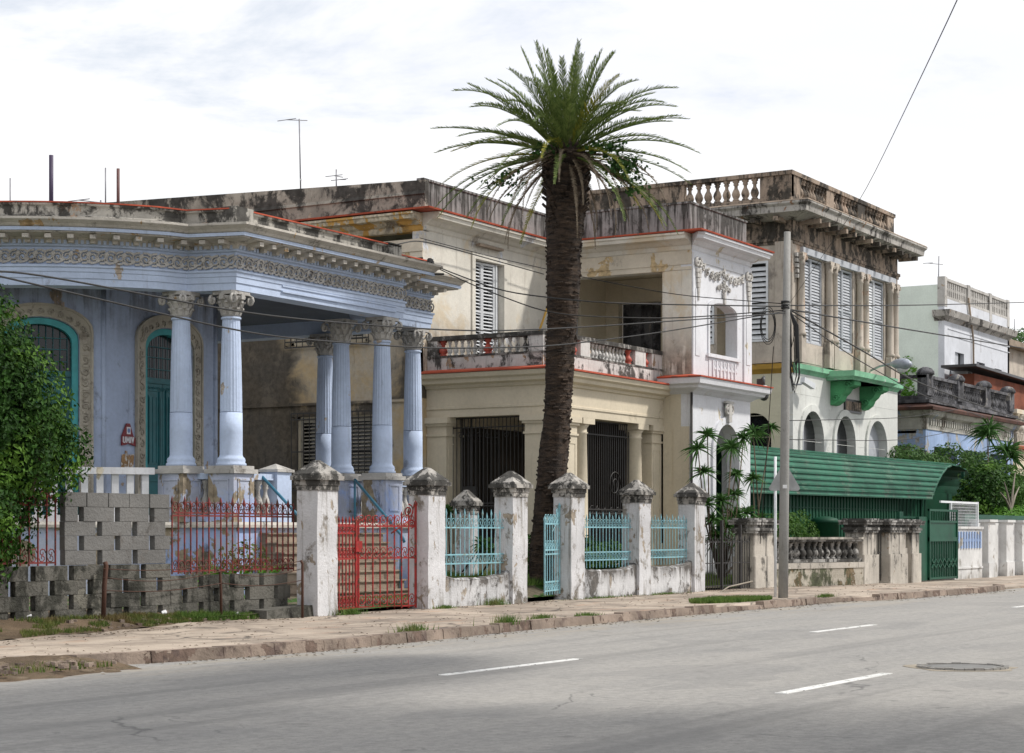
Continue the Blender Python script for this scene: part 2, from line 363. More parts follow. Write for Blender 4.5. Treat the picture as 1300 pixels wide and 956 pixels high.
# plants
leafmat('bush leaf', (.008, .030, .004), (.028, .085, .009), (.11, .22, .028), .2)
leafmat('hedge leaf', (.035, .085, .016), (.08, .17, .03), None, .25)
leafmat('bright leaf', (.07, .19, .02), (.13, .29, .04), None, .3)
leafmat('far leaf', (.03, .08, .02), (.07, .14, .035), (.09, .18, .04), .25)
leafmat('spiky leaf', (.03, .085, .018), (.07, .16, .04), None, .15)
leafmat('palm leaf', (.065, .105, .024), (.16, .21, .06), None, .2)
leafmat('palm yellow', (.10, .13, .02), (.26, .24, .03), None, .2)
leafmat('palm dead', (.13, .10, .07), (.22, .18, .13), None, .1)
leafmat('vine leaf', (.012, .04, .008), (.03, .08, .014), None, .15)
leafmat('grass blade', (.06, .125, .022), (.14, .22, .05), (.20, .20, .08), .25)
leafmat('weed', (.08, .13, .03), (.16, .17, .05), (.17, .12, .06), .3)
paint('twig', (.10, .075, .05), .3, bump=.3, seed=50); paint('pale twig', (.25, .22, .18), .2, bump=.3, seed=51)
# palm trunk
m, nt, b, pos = newmat('palm trunk')
pm = mapv(nt, pos, (1, 1, 6)); n1 = noise(nt, pm, 3.2, 9, .72, .4); n2 = noise(nt, pos, 22, 6, .7)
cc = mix(nt, ramp(nt, n1, .35, .68), (.014, .009, .006), (.085, .056, .037)); cc = mix(nt, ramp(nt, n2, .60, .75, 0, .6), cc, (.16, .12, .085))
cc = mix(nt, ramp(nt, noise(nt, pos, 1.3, 3), .55, .7, 0, .6), cc, (.022, .017, .014))
nt.links.new(cc, b.inputs[0]); b.inputs['Roughness'].default_value = .95
bp = nn(nt, 'ShaderNodeBump'); bp.inputs['Strength'].default_value = 1.; bp.inputs['Distance'].default_value = .07
nt.links.new(mth(nt, 'ADD', n1, mth(nt, 'MULTIPLY', n2, .5)), bp.inputs['Height']); nt.links.new(bp.outputs[0], b.inputs['Normal'])
# asphalt
m, nt, b, pos = newmat('asphalt')
big = noise(nt, mapv(nt, pos, (.25, 1.1, 1)), .8, 6, .65); fine = noise(nt, pos, 70, 3, .8); mid = noise(nt, pos, 2.2, 7, .7)
cc = mix(nt, ramp(nt, big, .35, .65), (.215, .21, .198), (.285, .273, .25))
cc = mix(nt, ramp(nt, fine, .3, .7, 0, .5), cc, (.13, .125, .12)); cc = mix(nt, ramp(nt, fine, .68, .8, 0, .5), cc, (.36, .34, .32))
cc = mix(nt, ramp(nt, noise(nt, pos, 9, 5, .8), .35, .65, 0, .5), cc, (.37, .355, .33)); cc = mix(nt, ramp(nt, noise(nt, mapv(nt, pos, (1, 1, 1), (7, 7, 0)), 16, 4, .8), .54, .68, 0, .6), cc, (.12, .118, .11)); cc = mix(nt, ramp(nt, noise(nt, mapv(nt, pos, (1, 1, 1), (3, 5, 0)), 2.6, 4, .6), .66, .72, 0, .5), cc, (.09, .088, .085)); cc = mix(nt, ramp(nt, noise(nt, mapv(nt, pos, (.6, 1, 1), (13, 5, 0)), .5, 3, .5), .57, .59, 0, .22), cc, (.13, .13, .13))
cc = mix(nt, ramp(nt, mid, .56, .68, 0, .45), cc, (.14, .135, .128))
lanes = noise(nt, mapv(nt, pos, (.04, 1.4, 1)), 1.0, 5, .6)
cc = mix(nt, ramp(nt, lanes, .52, .66, 0, .45), cc, (.135, .132, .125))
sx = nn(nt, 'ShaderNodeSeparateXYZ'); nt.links.new(pos, sx.inputs[0])
# sandy dust that has washed up against the kerb
dust = mth(nt, 'MULTIPLY', ramp(nt, sx.outputs[1], 11.6, 13.5), ramp(nt, noise(nt, mapv(nt, pos, (.35, 1.5, 1)), 1.2, 6, .7), .42, .62))
cc = mix(nt, mth(nt, 'MULTIPLY', dust, .6), cc, (.30, .26, .20))
vor = nn(nt, 'ShaderNodeTexVoronoi', feature='DISTANCE_TO_EDGE'); vor.inputs['Scale'].default_value = .32
dn_ = nn(nt, 'ShaderNodeTexNoise'); dn_.inputs['Scale'].default_value = 1.3; dn_.inputs['Detail'].default_value = 6; nt.links.new(pos, dn_.inputs['Vector'])
vm = nn(nt, 'ShaderNodeVectorMath', operation='MULTIPLY_ADD'); nt.links.new(dn_.outputs['Color'], vm.inputs[0]); vm.inputs[1].default_value = (1.1, 1.1, 0); nt.links.new(pos, vm.inputs[2]); nt.links.new(vm.outputs[0], vor.inputs['Vector'])
crk = mth(nt, 'MULTIPLY', ramp(nt, vor.outputs['Distance'], .0, .006, 1, 0), ramp(nt, noise(nt, pos, .35, 2), .5, .62))
cc = mix(nt, mth(nt, 'MULTIPLY', crk, .6), cc, (.05, .05, .05))
nt.links.new(cc, b.inputs[0]); b.inputs['Roughness'].default_value = .85
bp = nn(nt, 'ShaderNodeBump'); bp.inputs['Strength'].default_value = .35; bp.inputs['Distance'].default_value = .01; nt.links.new(fine, bp.inputs['Height']); nt.links.new(bp.outputs[0], b.inputs['Normal'])
# sidewalk
m, nt, b, pos = newmat('pavement')
big = noise(nt, pos, .55, 7, .7, .5); fine = noise(nt, pos, 45, 4, .75)
cc = mix(nt, ramp(nt, big, .36, .62), (.21, .17, .135), (.45, .375, .30))
cc = mix(nt, ramp(nt, noise(nt, mapv(nt, pos, (.6, 1.6, 1), (4, 4, 0)), 1.1, 7, .7), .55, .68, 0, .55), cc, (.42, .24, .15))
cc = mix(nt, ramp(nt, noise(nt, mapv(nt, pos, (.5, 1.5, 1), (9, 2, 0)), 1.3, 8, .75), .54, .64, 0, .8), cc, (.105, .085, .068))
cc = mix(nt, ramp(nt, fine, .3, .7, 0, .35), cc, (.16, .13, .10))
wv = nn(nt, 'ShaderNodeTexVoronoi', feature='DISTANCE_TO_EDGE'); wv.inputs['Scale'].default_value = .55; nt.links.new(vm.outputs[0], wv.inputs['Vector']) if False else nt.links.new(pos, wv.inputs['Vector'])
dn2 = nn(nt, 'ShaderNodeTexNoise'); dn2.inputs['Scale'].default_value = 1.1; dn2.inputs['Detail'].default_value = 7; nt.links.new(pos, dn2.inputs['Vector'])
vm2 = nn(nt, 'ShaderNodeVectorMath', operation='MULTIPLY_ADD'); nt.links.new(dn2.outputs['Color'], vm2.inputs[0]); vm2.inputs[1].default_value = (.9, .9, 0); nt.links.new(pos, vm2.inputs[2]); nt.links.new(vm2.outputs[0], wv.inputs['Vector'])
ck = mth(nt, 'MULTIPLY', ramp(nt, wv.outputs['Distance'], .004, .02, 1, 0), ramp(nt, noise(nt, pos, .4, 3), .42, .55))
cc = mix(nt, mth(nt, 'MULTIPLY', ck, .8), cc, (.06, .05, .04))
nt.links.new(cc, b.inputs[0]); b.inputs['Roughness'].default_value = .9
bp = nn(nt, 'ShaderNodeBump'); bp.inputs['Strength'].default_value = .5; bp.inputs['Distance'].default_value = .02; nt.links.new(mth(nt, 'SUBTRACT', mth(nt, 'ADD', big, mth(nt, 'MULTIPLY', fine, .3)), ck), bp.inputs['Height']); nt.links.new(bp.outputs[0], b.inputs['Normal'])
paint('kerb stone', (.26, .205, .165), .3, peel=(.17, .12, .095), peelamt=.6, peels=2.5, dirt=(.05, .035, .03), damt=.5, ds=3, bump=.6, seed=52)
paint('dirt', (.13, .092, .058), .3, peel=(.20, .15, .10), peelamt=.5, peels=3, dirt=(.05, .04, .022), damt=.5, ds=2.5, bump=1., seed=53)
paint('yard soil', (.14, .12, .08), .3, peel=(.05, .11, .02), peelamt=.8, peels=1.5, dirt=(.04, .035, .02), damt=.4, bump=.8, seed=54)
paint('ground far', (.16, .15, .12), .2, seed=55)
paint('road paint', (.66, .66, .64), .08, peel=(.18, .18, .175), peelamt=.45, peels=12, dirt=(.3, .3, .29), damt=.5, ds=8, bump=.1, seed=56)
flat('manhole', (.15, .148, .14), .7, .0); paint('patch', (.33, .29, .23), .2, dirt=(.08, .07, .06), damt=.4, ds=4, bump=.4, seed=57)
flat('litter', (.6, .6, .62), .6)

# stained side wall: one pale ochre fan between two black sheets of mould, drawn by the wall's own wear
m, nt, b, pos = newmat('side stain')
sx_ = nn(nt, 'ShaderNodeSeparateXYZ'); nt.links.new(pos, sx_.inputs[0]); ty, tz = sx_.outputs[1], sx_.outputs[2]
nA = noise(nt, pos, .8, 7, .68, .3); nB = noise(nt, mapv(nt, pos, (4, 4, .5)), 1.2, 6, .7); nC = noise(nt, pos, 7, 6, .7)
half = mth(nt, 'ADD', mth(nt, 'MULTIPLY', mth(nt, 'SUBTRACT', tz, 4.6), .42), 1.1)
dist = mth(nt, 'SUBTRACT', mth(nt, 'ABSOLUTE', mth(nt, 'SUBTRACT', ty, 26.55)), half)
dist = mth(nt, 'ADD', dist, mth(nt, 'MULTIPLY', mth(nt, 'SUBTRACT', nA, .5), 2.2))
upper = ramp(nt, dist, -.25, .45)
low = ramp(nt, mth(nt, 'ADD', mth(nt, 'MULTIPLY', nA, .7), mth(nt, 'MULTIPLY', mth(nt, 'SUBTRACT', ty, 26.5), .09)), .28, .38)
isup = ramp(nt, tz, 4.56, 4.6)
dk = mth(nt, 'ADD', mth(nt, 'MULTIPLY', upper, isup), mth(nt, 'MULTIPLY', low, mth(nt, 'SUBTRACT', 1., isup)))
dk = mth(nt, 'MINIMUM', mth(nt, 'ADD', mth(nt, 'MULTIPLY', dk, .93), mth(nt, 'MULTIPLY', ramp(nt, nB, .56, .72), .5)), .97)
dk = mth(nt, 'MULTIPLY', dk, ramp(nt, tz, 7.6, 6.6, 0, 1) if False else 1.)
lite = mix(nt, ramp(nt, nA, .4, .6), (.50, .38, .22), (.46, .41, .33)); lite = mix(nt, ramp(nt, nC, .35, .7, 0, .4), lite, (.30, .24, .17))
dark = mix(nt, ramp(nt, nC, .3, .7), (.028, .025, .021), (.085, .072, .058)); dark = mix(nt, ramp(nt, noise(nt, pos, 1.7, 6, .7), .55, .66, 0, .7), dark, (.13, .11, .085))
nt.links.new(mix(nt, dk, lite, dark), b.inputs[0]); b.inputs['Roughness'].default_value = .92
bp = nn(nt, 'ShaderNodeBump'); bp.inputs['Strength'].default_value = .4; bp.inputs['Distance'].default_value = .03; nt.links.new(nC, bp.inputs['Height']); nt.links.new(bp.outputs[0], b.inputs['Normal'])
paint('porch shade', (.06, .048, .036), .3, dirt=(.01, .01, .01), damt=.4, rough=.6, seed=60)  # dark brown that puts the unlit porch interior's shade into the colour
paint('floor tile', (.16, .13, .10), .2, dirt=(.03, .03, .03), damt=.4, rough=.5, seed=61)  # kept dark so that less light bounces up into the porch

paint('garden white', (.60, .60, .59), .1, peel=(.42, .38, .32), peelamt=.25, peels=2, dirt=(.14, .13, .115), damt=.4, ds=1.5, streak=.3, bump=.35, seed=62, zd=[(.4, .0, .6)])

paint('old brick', (.10, .05, .038), .3, dirt=(.03, .02, .02), damt=.6, ds=2, streak=.5, bump=.3, seed=70)
# ---------------------------------------------------------------- the setting
def struct(mb, name, mat): return mb.build(name, mat, None, None, 'structure')
mb = MB(); mb.box(-400, 900, -600, 900, -.6, -.06); struct(mb, 'ground', 'ground far')
mb = MB(); mb.box(-60, 220, -4.5, 13.75, -.3, 0); struct(mb, 'road', 'asphalt')
# kerb line bends a little, as the photograph shows
KERB = [(14.6, 13.95), (16, 13.55), (18, 13.3), (20.5, 13.4), (23, 13.62), (26, 13.72), (29, 13.8), (32, 13.8), (34.5, 13.75), (35.8, 13.95), (36.6, 13.9), (37.4, 13.4), (40, 13.2), (44, 13.05), (46.3, 13.1), (46.9, 13.5)]
def strip(mb, path, w0, w1, z0, z1):
    for a, b in zip(path, path[1:]):
        mb.hexa([(a[0], a[1]+w0, z0), (b[0], b[1]+w0, z0), (b[0], b[1]+w1, z0), (a[0], a[1]+w1, z0)], [(a[0], a[1]+w0, z1), (b[0], b[1]+w0, z1), (b[0], b[1]+w1, z1), (a[0], a[1]+w1, z1)])
# pavement slab: grid with gentle unevenness
def sheet(name, mat, inside, x0, x1, y0, y1, st, zf, kind='structure'):
    mb = MB(); nx = int((x1-x0)/st); ny = int((y1-y0)/st); idx = {}
    def vid(i, j):
        if (i, j) not in idx:
            x, y = x0+i*st, y0+j*st; x, y = inside(x, y); idx[(i, j)] = len(mb.v); mb.v.append((x, y, zf(x, y)))
        return idx[(i, j)]
    for i in range(nx):
        for j in range(ny):
            q = (vid(i, j), vid(i+1, j), vid(i+1, j+1), vid(i, j+1)); mb.f.append(q); mb.sm.append(True)
    return mb.build(name, mat, None, None, kind)
from mathutils import noise as mn
def kerb_t(x):
    if x <= KERB[0][0]: return KERB[0][1]
    for a, b in zip(KERB, KERB[1:]):
        if a[0] <= x <= b[0]: return a[1]+(b[1]-a[1])*(x-a[0])/(b[0]-a[0])
    return KERB[-1][1]
def fence_t(x):     # inner edge of the pavement
    if x < 21.4: return 16.4+max(0, x-14)*.2
    if x < 24: return 17.88+(x-21.4)*.05
    if x < 42: return 18.0
    return max(16.9, 18.0-(x-42)*.35)
def walk_z(x, y):
    z = .10+.02*mn.noise(Vector((x*.5, y*.5, 0)))+.012*mn.noise(Vector((x*2, y*2, 3)))
    if y < kerb_t(x)+.18: z = -.03
    return z
sheet('sidewalk', 'pavement', lambda x, y: (x, kerb_t(x)+.16+(fence_t(x)-kerb_t(x)-.16)*(y)/10), 7, 47, 0, 10, .25, walk_z)
mb = MB(); mb.box(46.8, 110, 13.3, 17.2, -.1, .05); struct(mb, 'side_pavement', 'pavement')
rd = random.Random(3); mb = MB(); x = 14.7
while x < 46.7:      # kerb: individual worn stones in one run
    l = rd.uniform(.8, 1.1); x2 = min(x+l, 46.8)
    low = (29.9 < x < 31.8) or (35.2 < x < 37.0)
    z = (.075 if low else .125)+rd.uniform(-.012, .012); o = rd.uniform(-.015, .015)
    a = kerb_t(x)+o; b = kerb_t(x2)+o
    mb.hexa([(x+.006, a, -.05), (x2-.006, b, -.05), (x2-.006, b+.19, -.05), (x+.006, a+.19, -.05)], [(x+.01, a+.025, z), (x2-.01, b+.025, z), (x2-.01, b+.19, z), (x+.01, a+.19, z)])
    x = x2
struct(mb, 'kerb', 'kerb stone')
def verge_z(x, y): return max(.02, .10+.17*min(1, max(0, (23.6-x)/2.5))*min(1, max(0, (y-fence_t(x))/(18.4-fence_t(x)))))+.035*mn.noise(Vector((x*1.6, y*1.6, 5)))+.02*mn.noise(Vector((x*5, y*5, 1)))
sheet('dirt_verge', 'dirt', lambda x, y: (x, fence_t(x)-.08+y), 6, 24.1, 0, 3, .12, verge_z)
mb = MB(); mb.box(-60, 220, 13.98, 70, -.3, .035); struct(mb, 'subsoil', 'dirt')
sheet('dirt_corner', 'dirt', lambda x, y: (x, y), 2, 14.9, 12.9, 14.35, .12, lambda x, y: -.03+.15*min(1, (y-12.9)/1.2)+.03*mn.noise(Vector((x*1.6, y*1.6, 5)))+.02*mn.noise(Vector((x*5, y*5, 1))))
def yard_z(x, y): return .16+.14*min(1, max(0, (y-18.3)/2))+.04*mn.noise(Vector((x*.8, y*.8, 2)))+(.22 if 31 < x < 34.5 and 18.2 < y < 21 else 0)
sheet('yard_ground', 'yard soil', lambda x, y: (x, y), 10, 110, 18.0, 60, .5, yard_z)
# painted lane dashes
def dash(x0, x1, y, w=.12):
    mb = MB(); mb.hexa([(x0, y-w/2, -.01), (x1, y-w/2, -.01), (x1, y+w/2, -.01), (x0, y+w/2, -.01)], [(x0, y-w/2, .005), (x1, y-w/2, .005), (x1, y+w/2, .005), (x0, y+w/2, .005)])
    return mb.build('lane_marking', 'road paint', None, None, 'structure')
for x0, x1, y in [(15.7, 18.5, 10.05), (25.2, 27.7, 9.9), (35.5, 38.2, 9.95), (45.4, 48.1, 9.95), (55.3, 58, 9.95), (15.4, 18.15, 6.35), (5.6, 8.4, 10.1)]: dash(x0, x1, y)
# sunken manhole with its crumbling patch
mc = at(1222, 848, d=19.65); mc.z = 0
t = thing('manhole_cover', 'sunken round manhole cover in a crumbling pale patch of the road', 'manhole cover', (mc.x, mc.y, 0))
mb = MB(); pts = []
for k in range(26):
    a = 2*pi*k/26; q = .52+.2*mn.noise(Vector((math.cos(a)*1.5, math.sin(a)*1.5, 0))); pts.append((mc.x+math.cos(a)*q*1.0, mc.y+math.sin(a)*q))
mb.prism(pts, -.02, .005); mb.build('patch', 'patch', t)
mb = MB(); mb.lathe(mc.x, mc.y, [(.40, -.01), (.40, .014), (.30, .014)], 28); mb.build('cover', 'manhole', t)
mb = MB()
for k in range(28):
    a = 2*pi*k/28; mb.obox((mc.x+math.cos(a)*.44, mc.y+math.sin(a)*.44, .012), (math.cos(a)*.025, math.sin(a)*.025, 0), (-math.sin(a)*.045, math.cos(a)*.045, 0), (0, 0, .01+.004*(k % 3)))
mb.build('rim', 'asphalt', t)
# ---------------------------------------------------------------- the blue portico house
H1 = thing('blue_house', 'light blue single storey house with fluted columns, scroll frieze and rounded porch bay', 'house', (29, 26, 0))
C0 = Vector((28.4, 26.7)); R0 = 5.3
ARC = [(C0.x+R0*math.cos(R(a)), C0.y+R0*math.sin(R(a))) for a in range(138, 240, 3)]   # travels from the back round the bay to the front
OUT = ARC+[(26.04, 22.05), (26.3, 21.15), (31.6, 21.15), (31.6, 21.75), (33.55, 21.75), (33.55, 31.0)]
def clean(P): return [tuple(p) for p in P]
# outward is right of travel: going from the bay's back, counterclockwise round the front, outward is on the right
mb = MB()
mb.sweep(OUT, [(-.42, 5.70), (0, 5.70), (0, 5.82), (.02, 5.83), (.02, 5.93), (.035, 5.94), (.035, 6.0), (.06, 6.02), (.06, 6.05), (0, 6.06), (0, 6.36), (.05, 6.38), (.05, 6.42), (-.42, 6.42)])
ent = mb
mb = MB(); mb.sweep(OUT, [(-.4, 6.421), (.06, 6.421), (.10, 6.52), (.42, 6.56), (.42, 6.60), (.44, 6.60), (.44, 6.645), (.47, 6.66), (.50, 6.70), (.58, 6.76), (.58, 6.80), (.05, 6.86), (-.4, 6.88)])
mb.build('cornice', 'cornice', H1)
mb = MB(); mb.sweep(OUT, [(.435, 6.585), (.462, 6.585), (.468, 6.64), (.435, 6.64)]); mb.build('cornice_stripe', 'blue paint', H1)
# walk along a polyline
def walk(path, step, start=0.):
    out = []; acc = start
    for a, b in zip(path, path[1:]):
        a = Vector(a); b = Vector(b); L = (b-a).length; d = (b-a)/L; n = Vector((d.y, -d.x)); u = acc
        while u < L: out.append((a+d*u, d, n)); u += step
        acc = u-L
    return out
mb = MB(); dn = MB(); fo = MB(); up = Vector((0, 0, 1))
def mkb(m_): m_.obox((0, 0, .055), (.055, 0, 0), (0, .17, 0), (0, 0, .035)); m_.obox((0, .10, 0), (.045, 0, 0), (0, .07, 0), (0, 0, .03))
parts_at('cornice_bracket', 'cornice', H1, mkb, [(p.x+n.x*.22, p.y+n.y*.22, 6.45, math.atan2(d.y, d.x)) for p, d, n in walk(OUT, .36, .1)])
dn = ent
for p, d, n in walk(OUT, .095, .05):
    c = Vector((p.x+n.x*.065, p.y+n.y*.065, 6.445)); dn.obox(c, Vector((d.x, d.y, 0))*.027, Vector((n.x, n.y, 0))*.03, up*.035)
ent.build('entablature', 'blue paint', H1)
k = 0
for p, d, n in walk(OUT, .15, .08):
    d3 = Vector((d.x, d.y, 0)); n3 = Vector((n.x, n.y, 0)); c = Vector((p.x, p.y, 6.20))+n3*.022; k += 1
    sg = 1 if k % 2 else -1
    fo.tube(spiral(c+up*.012*sg, d3, up, .095, 1.35, 11, pi*.5*sg, sg), .019, 4)
    fo.obox(c+d3*.075+up*.055*sg, d3*.03+up*.02, up*.03-d3*.015, n3*.018); fo.obox(c+d3*.07-up*.085*sg, d3*.035-up*.012, up*.022, n3*.016)
    fo.obox(c-up*.105*sg, d3*.045, up*.016, n3*.014); fo.obox(c+up*.10*sg, d3*.05+up*.01, up*.018, n3*.016)
fo.build('scroll_frieze', 'ornament', H1)
# two thin mouldings on the straight architrave
mb = MB()
for z in (5.80, 5.90): mb.box(27.6, 31.3, 21.11, 21.15, z, z+.03)
mb.build('architrave_strip', 'blue paint', H1)
# parapet
mb = MB(); PP = [(x, y) for x, y in OUT]
mb.sweep(PP, [(-.35, 6.86), (-.06, 6.86), (-.06, 6.92), (-.10, 6.94), (-.10, 7.09), (-.05, 7.11), (-.05, 7.14), (-.35, 7.14)])
for x, y, w in [(26.55, 21.42, .26), (31.35, 21.42, .24)]: mb.box(x-w, x+w, y-w, y+w, 6.87, 7.19)
a = C0+Vector((math.cos(R(196)), math.sin(R(196))))*5.1; mb.obox((a.x, a.y, 7.02), (.2, 0, 0), (0, .26, 0), (0, 0, .17))
mb.build('parapet', 'parapet mould', H1)
mb = MB(); mb.sweep(PP, [(-.37, 7.142), (-.03, 7.142), (-.03, 7.165), (-.37, 7.175)]); mb.build('coping', 'red tile', H1)
# roof slab with porch ceiling
inner = [(C0.x+(R0-.4)*math.cos(R(a)), C0.y+(R0-.4)*math.sin(R(a))) for a in range(138, 240, 3)]+[(26.5, 22.2), (26.72, 21.57), (31.2, 21.57), (31.2, 22.17), (33.13, 22.17), (33.13, 31.0)]
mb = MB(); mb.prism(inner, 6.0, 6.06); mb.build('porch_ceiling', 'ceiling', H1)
mb = MB(); mb.prism(inner, 6.84, 6.9); mb.build('roof', 'roof deck', H1)
# walls
W = [(24.1, 30.5), (23.2, 27.6), (24.0, 25.2), (25.8, 23.8), (28.95, 23.8), (28.95, 31)]
def arched(p0, p1, u0, u1): return None
mb = MB(); th = .28
mb.wall(W[0], W[1], 1.6, 6.0, th); mb.wall(W[1], W[2], 1.6, 6.0, th)
L2 = (Vector(W[3])-Vector(W[2])).length
mb.wall(W[2], W[3], 1.6, 6.0, th, [(.46, 1.84, 1.65, 5.28, .38)])
mb.wall(W[3], W[4], 1.6, 6.0, th, [(1.1, 2.45, 1.65, 5.28, .38)])
mb.wall((W[4][0], W[4][1]+.281), W[5], 1.6, 6.0, th)
for p in W[1:5]: mb.lathe(p[0], p[1], [(.05, 1.6), (.05, 6.0)], 6)
mb.build('wall', 'blue wall', H1)
def arch_outline(w, zb, zt, rise, n=14):
    """half-plane outline u,z of an arched head, from bottom left over to bottom right"""
    h = w/2; P = [(-h, zb)]
    for k in range(n+1):
        a = pi*k/n; P.append((-h*math.cos(a), zt-rise+rise*math.sin(a)))
    P.append((h, zb)); return P
def band(mb, p, d, n, w0, w1, zb, zt0, zt1, r0, r1, o0, o1):
    """arched surround between an inner and an outer outline; o0..o1 depth out of the wall"""
    A = arch_outline(w0, zb, zt0, r0); B = arch_outline(w1, zb, zt1, r1)
    P = lambda u, z, o: (p.x+d.x*u+n.x*o, p.y+d.y*u+n.y*o, z)
    for (a, b, c, e) in zip(A, A[1:], B, B[1:]):
        mb.hexa([P(a[0], a[1], o0), P(b[0], b[1], o0), P(e[0], e[1], o0), P(c[0], c[1], o0)][::-1], [P(a[0], a[1], o1), P(b[0], b[1], o1), P(e[0], e[1], o1), P(c[0], c[1], o1)][::-1])
def tall_door(p0, p1, uc, lab):
    p0 = Vector(p0); p1 = Vector(p1); d = (p1-p0).normalized(); n = Vector((d.y, -d.x)); p = p0+d*uc; w = 1.36
    s = MB(); band(s, p, d, n, w+.04, w+.44, 1.62, 5.29, 5.49, .4, .46, -.02, .05)
    # carved leaf pattern on the surround
    d3 = Vector((d.x, d.y, 0)); n3 = Vector((n.x, n.y, 0)); base = Vector((p.x, p.y, 0))+n3*.06
    z = 1.8; k = 0
    while z < 4.85:
        for sd in (-1, 1):
            c = base+d3*sd*(w/2+.12)+up*z
            s.tube(spiral(c, d3, up, .075, 1.1, 8, k, sd), .016, 3)
            s.obox(c+up*.1, d3*.05, up*.02, n3*.014)
        z += .21; k += 1.3
    for i in range(13):
        a = pi*(i+.5)/13; c = base+d3*(-(w/2+.12)*math.cos(a))+up*(4.93+.44*math.sin(a)); s.tube(spiral(c, d3, up, .06, 1.1, 7, i), .016, 3)
    s2 = MB(); band(s2, p, d, n, w+.44, w+.52, 1.62, 5.49, 5.53, .46, .49, -.02, .075); s.v, s.f, s.sm = s.v, s.f, s.sm
    o = len(s.v); s.v += s2.v; s.f += [tuple(i+o for i in f) for f in s2.f]; s.sm += s2.sm
    dr = MB(); band(dr, p, d, n, w-.22, w+.0, 1.62, 5.16, 5.27, .33, .38, -.2, -.02)
    D = dr.build('door', 'teal frame', H1, lab)
    s.build('surround', 'surround', D)
    lf = MB(); base = Vector((p.x, p.y, 0))-n3*.17
    for sd in (-1, 1):
        c = base+d3*sd*.285
        lf.obox(c+up*2.95, d3*.28, n3*.02, up*1.3)
        for (zc, hh) in ((2.1, .3), (3.35, .75)):
            for q in (-1, 1):
                lf.obox(c+d3*q*.19+up*zc+n3*.03, d3*.014, n3*.014, up*hh); lf.obox(c+up*(zc+q*hh)+n3*.03, d3*.2, n3*.014, up*.018)
            lf.obox(c+up*zc+n3*.022, d3*.12, n3*.012, up*(hh-.1))
        for j in range(5): lf.obox(c+d3*(-.2+.1*j)+up*3.35+n3*.034, d3*.008, n3*.01, up*.62)
    lf.obox(base+up*4.28+n3*.03, d3*.56, n3*.03, up*.05)
    for i in range(7): lf.tube(spiral(base+d3*(-.42+.14*i)+up*4.12+n3*.04, d3, up, .05, 1.1, 7), .01, 3)
    lf.build('leaf', 'teal door', D)
    tr = MB(); band(tr, p, d, n, .02, w-.2, 4.3, 4.32, 5.17, .01, .33, -.19, -.17); tr.obox(base+up*4.6, d3*.55, n3*.006, up*.3); tr.build('transom_glass', 'dark glass', D)
    bars = MB()
    for i in range(9):
        u = -.5+.125*i; zt = 4.83+.33*math.sqrt(max(0, 1-(u/.6)**2)); bars.tube([base+d3*u+n3*.03+up*4.33, base+d3*u+n3*.03+up*zt], .009, 4)
    for zz in (4.5, 4.72, 4.92): bars.obox(base+n3*.03+up*zz, d3*.5, n3*.006, up*.008)
    bars.build('transom_grille', 'teal door', D)
tall_door(W[2], W[3], 1.15, 'teal arched door in the left facet of the porch wall')
tall_door(W[3], W[4], 1.775, 'teal arched door behind the left pair of columns')
# plinth and floor
FL = [(C0.x+5.25*math.cos(R(a)), C0.y+5.25*math.sin(R(a))) for a in range(138, 240, 3)]+[(26.0, 21.95), (26.2, 21.05), (31.7, 21.05), (31.7, 21.6), (33.7, 21.6), (33.7, 31)]
mb = MB(); mb.prism(FL, -.2, 1.5); mb.build('plinth', 'plinth paint', H1)
mb = MB(); mb.prism([(x, y) for x, y in FL], 1.5, 1.6)
mb.sweep(FL, [(-.1, 1.50), (.07, 1.50), (.07, 1.55), (.04, 1.60), (-.1, 1.602)]); mb.build('porch_floor', 'cornice', H1)
# columns
def column(x, y, lab=None):
    sh = MB(); n = 40
    prof = [(.27, 2.60), (.27, 2.64), (.245, 2.66), (.255, 2.70), (.24, 2.74), (.215, 2.76), (.202, 2.80), (.203, 3.2), (.20, 3.55)]
    sh.lathe(x, y, prof, n); vs = []
    sh.lathe(x, y, [(.197, 3.56), (.193, 3.9), (.183, 4.4), (.168, 4.9), (.157, 5.2)], n, False, .04)
    sh.lathe(x, y, [(.16, 5.2), (.18, 5.21), (.18, 5.24), (.16, 5.25)], n)
    o = sh.build('column', 'blue paint', H1, lab)
    cp = MB(); cp.lathe(x, y, [(.165, 5.25), (.18, 5.4), (.225, 5.56), (.27, 5.60), (.25, 5.62)], 16)
    cp.box(x-.26, x+.26, y-.26, y+.26, 5.635, 5.70, .05)
    for ax in (0, 1):
        for sg in (-1, 1):
            for q in (-1, 1):
                dv = Vector((1, 0, 0)) if ax == 0 else Vector((0, 1, 0)); nv = Vector((0, 1, 0)) if ax == 0 else Vector((1, 0, 0))
                cp.tube(spiral(Vector((x, y, 5.545))+nv*sg*.235+dv*q*.235, dv*q, up, .088, 1.5, 12, pi/2, -1), .026, 5)
            cp.obox(Vector((x, y, 5.60))+nv*sg*.25, dv*.05, nv*.03, up*.05)
    for k in range(10):
        a = 2*pi*k/10
        for zz, rr, h in ((5.33, .18, .06), (5.45, .205, .055)):
            aa = a+(.31 if zz > 5.4 else 0); c = Vector((x+math.cos(aa)*rr, y+math.sin(aa)*rr, zz)); r3 = Vector((math.cos(aa), math.sin(aa), 0)); t3 = Vector((-math.sin(aa), math.cos(aa), 0))
            cp.obox(c, t3*.035, r3*.015+up*.01, up*h+r3*.02); cp.obox(c+up*h+r3*.035, t3*.028, r3*.02, up*.016)
    cp.build('capital', 'ornament', o)
for (x, y) in [(26.5, 21.42), (26.12, 22.25), (31.25, 21.42), (31.15, 22.35), (33.27, 22.02), (33.27, 24.3)]: column(x, y)
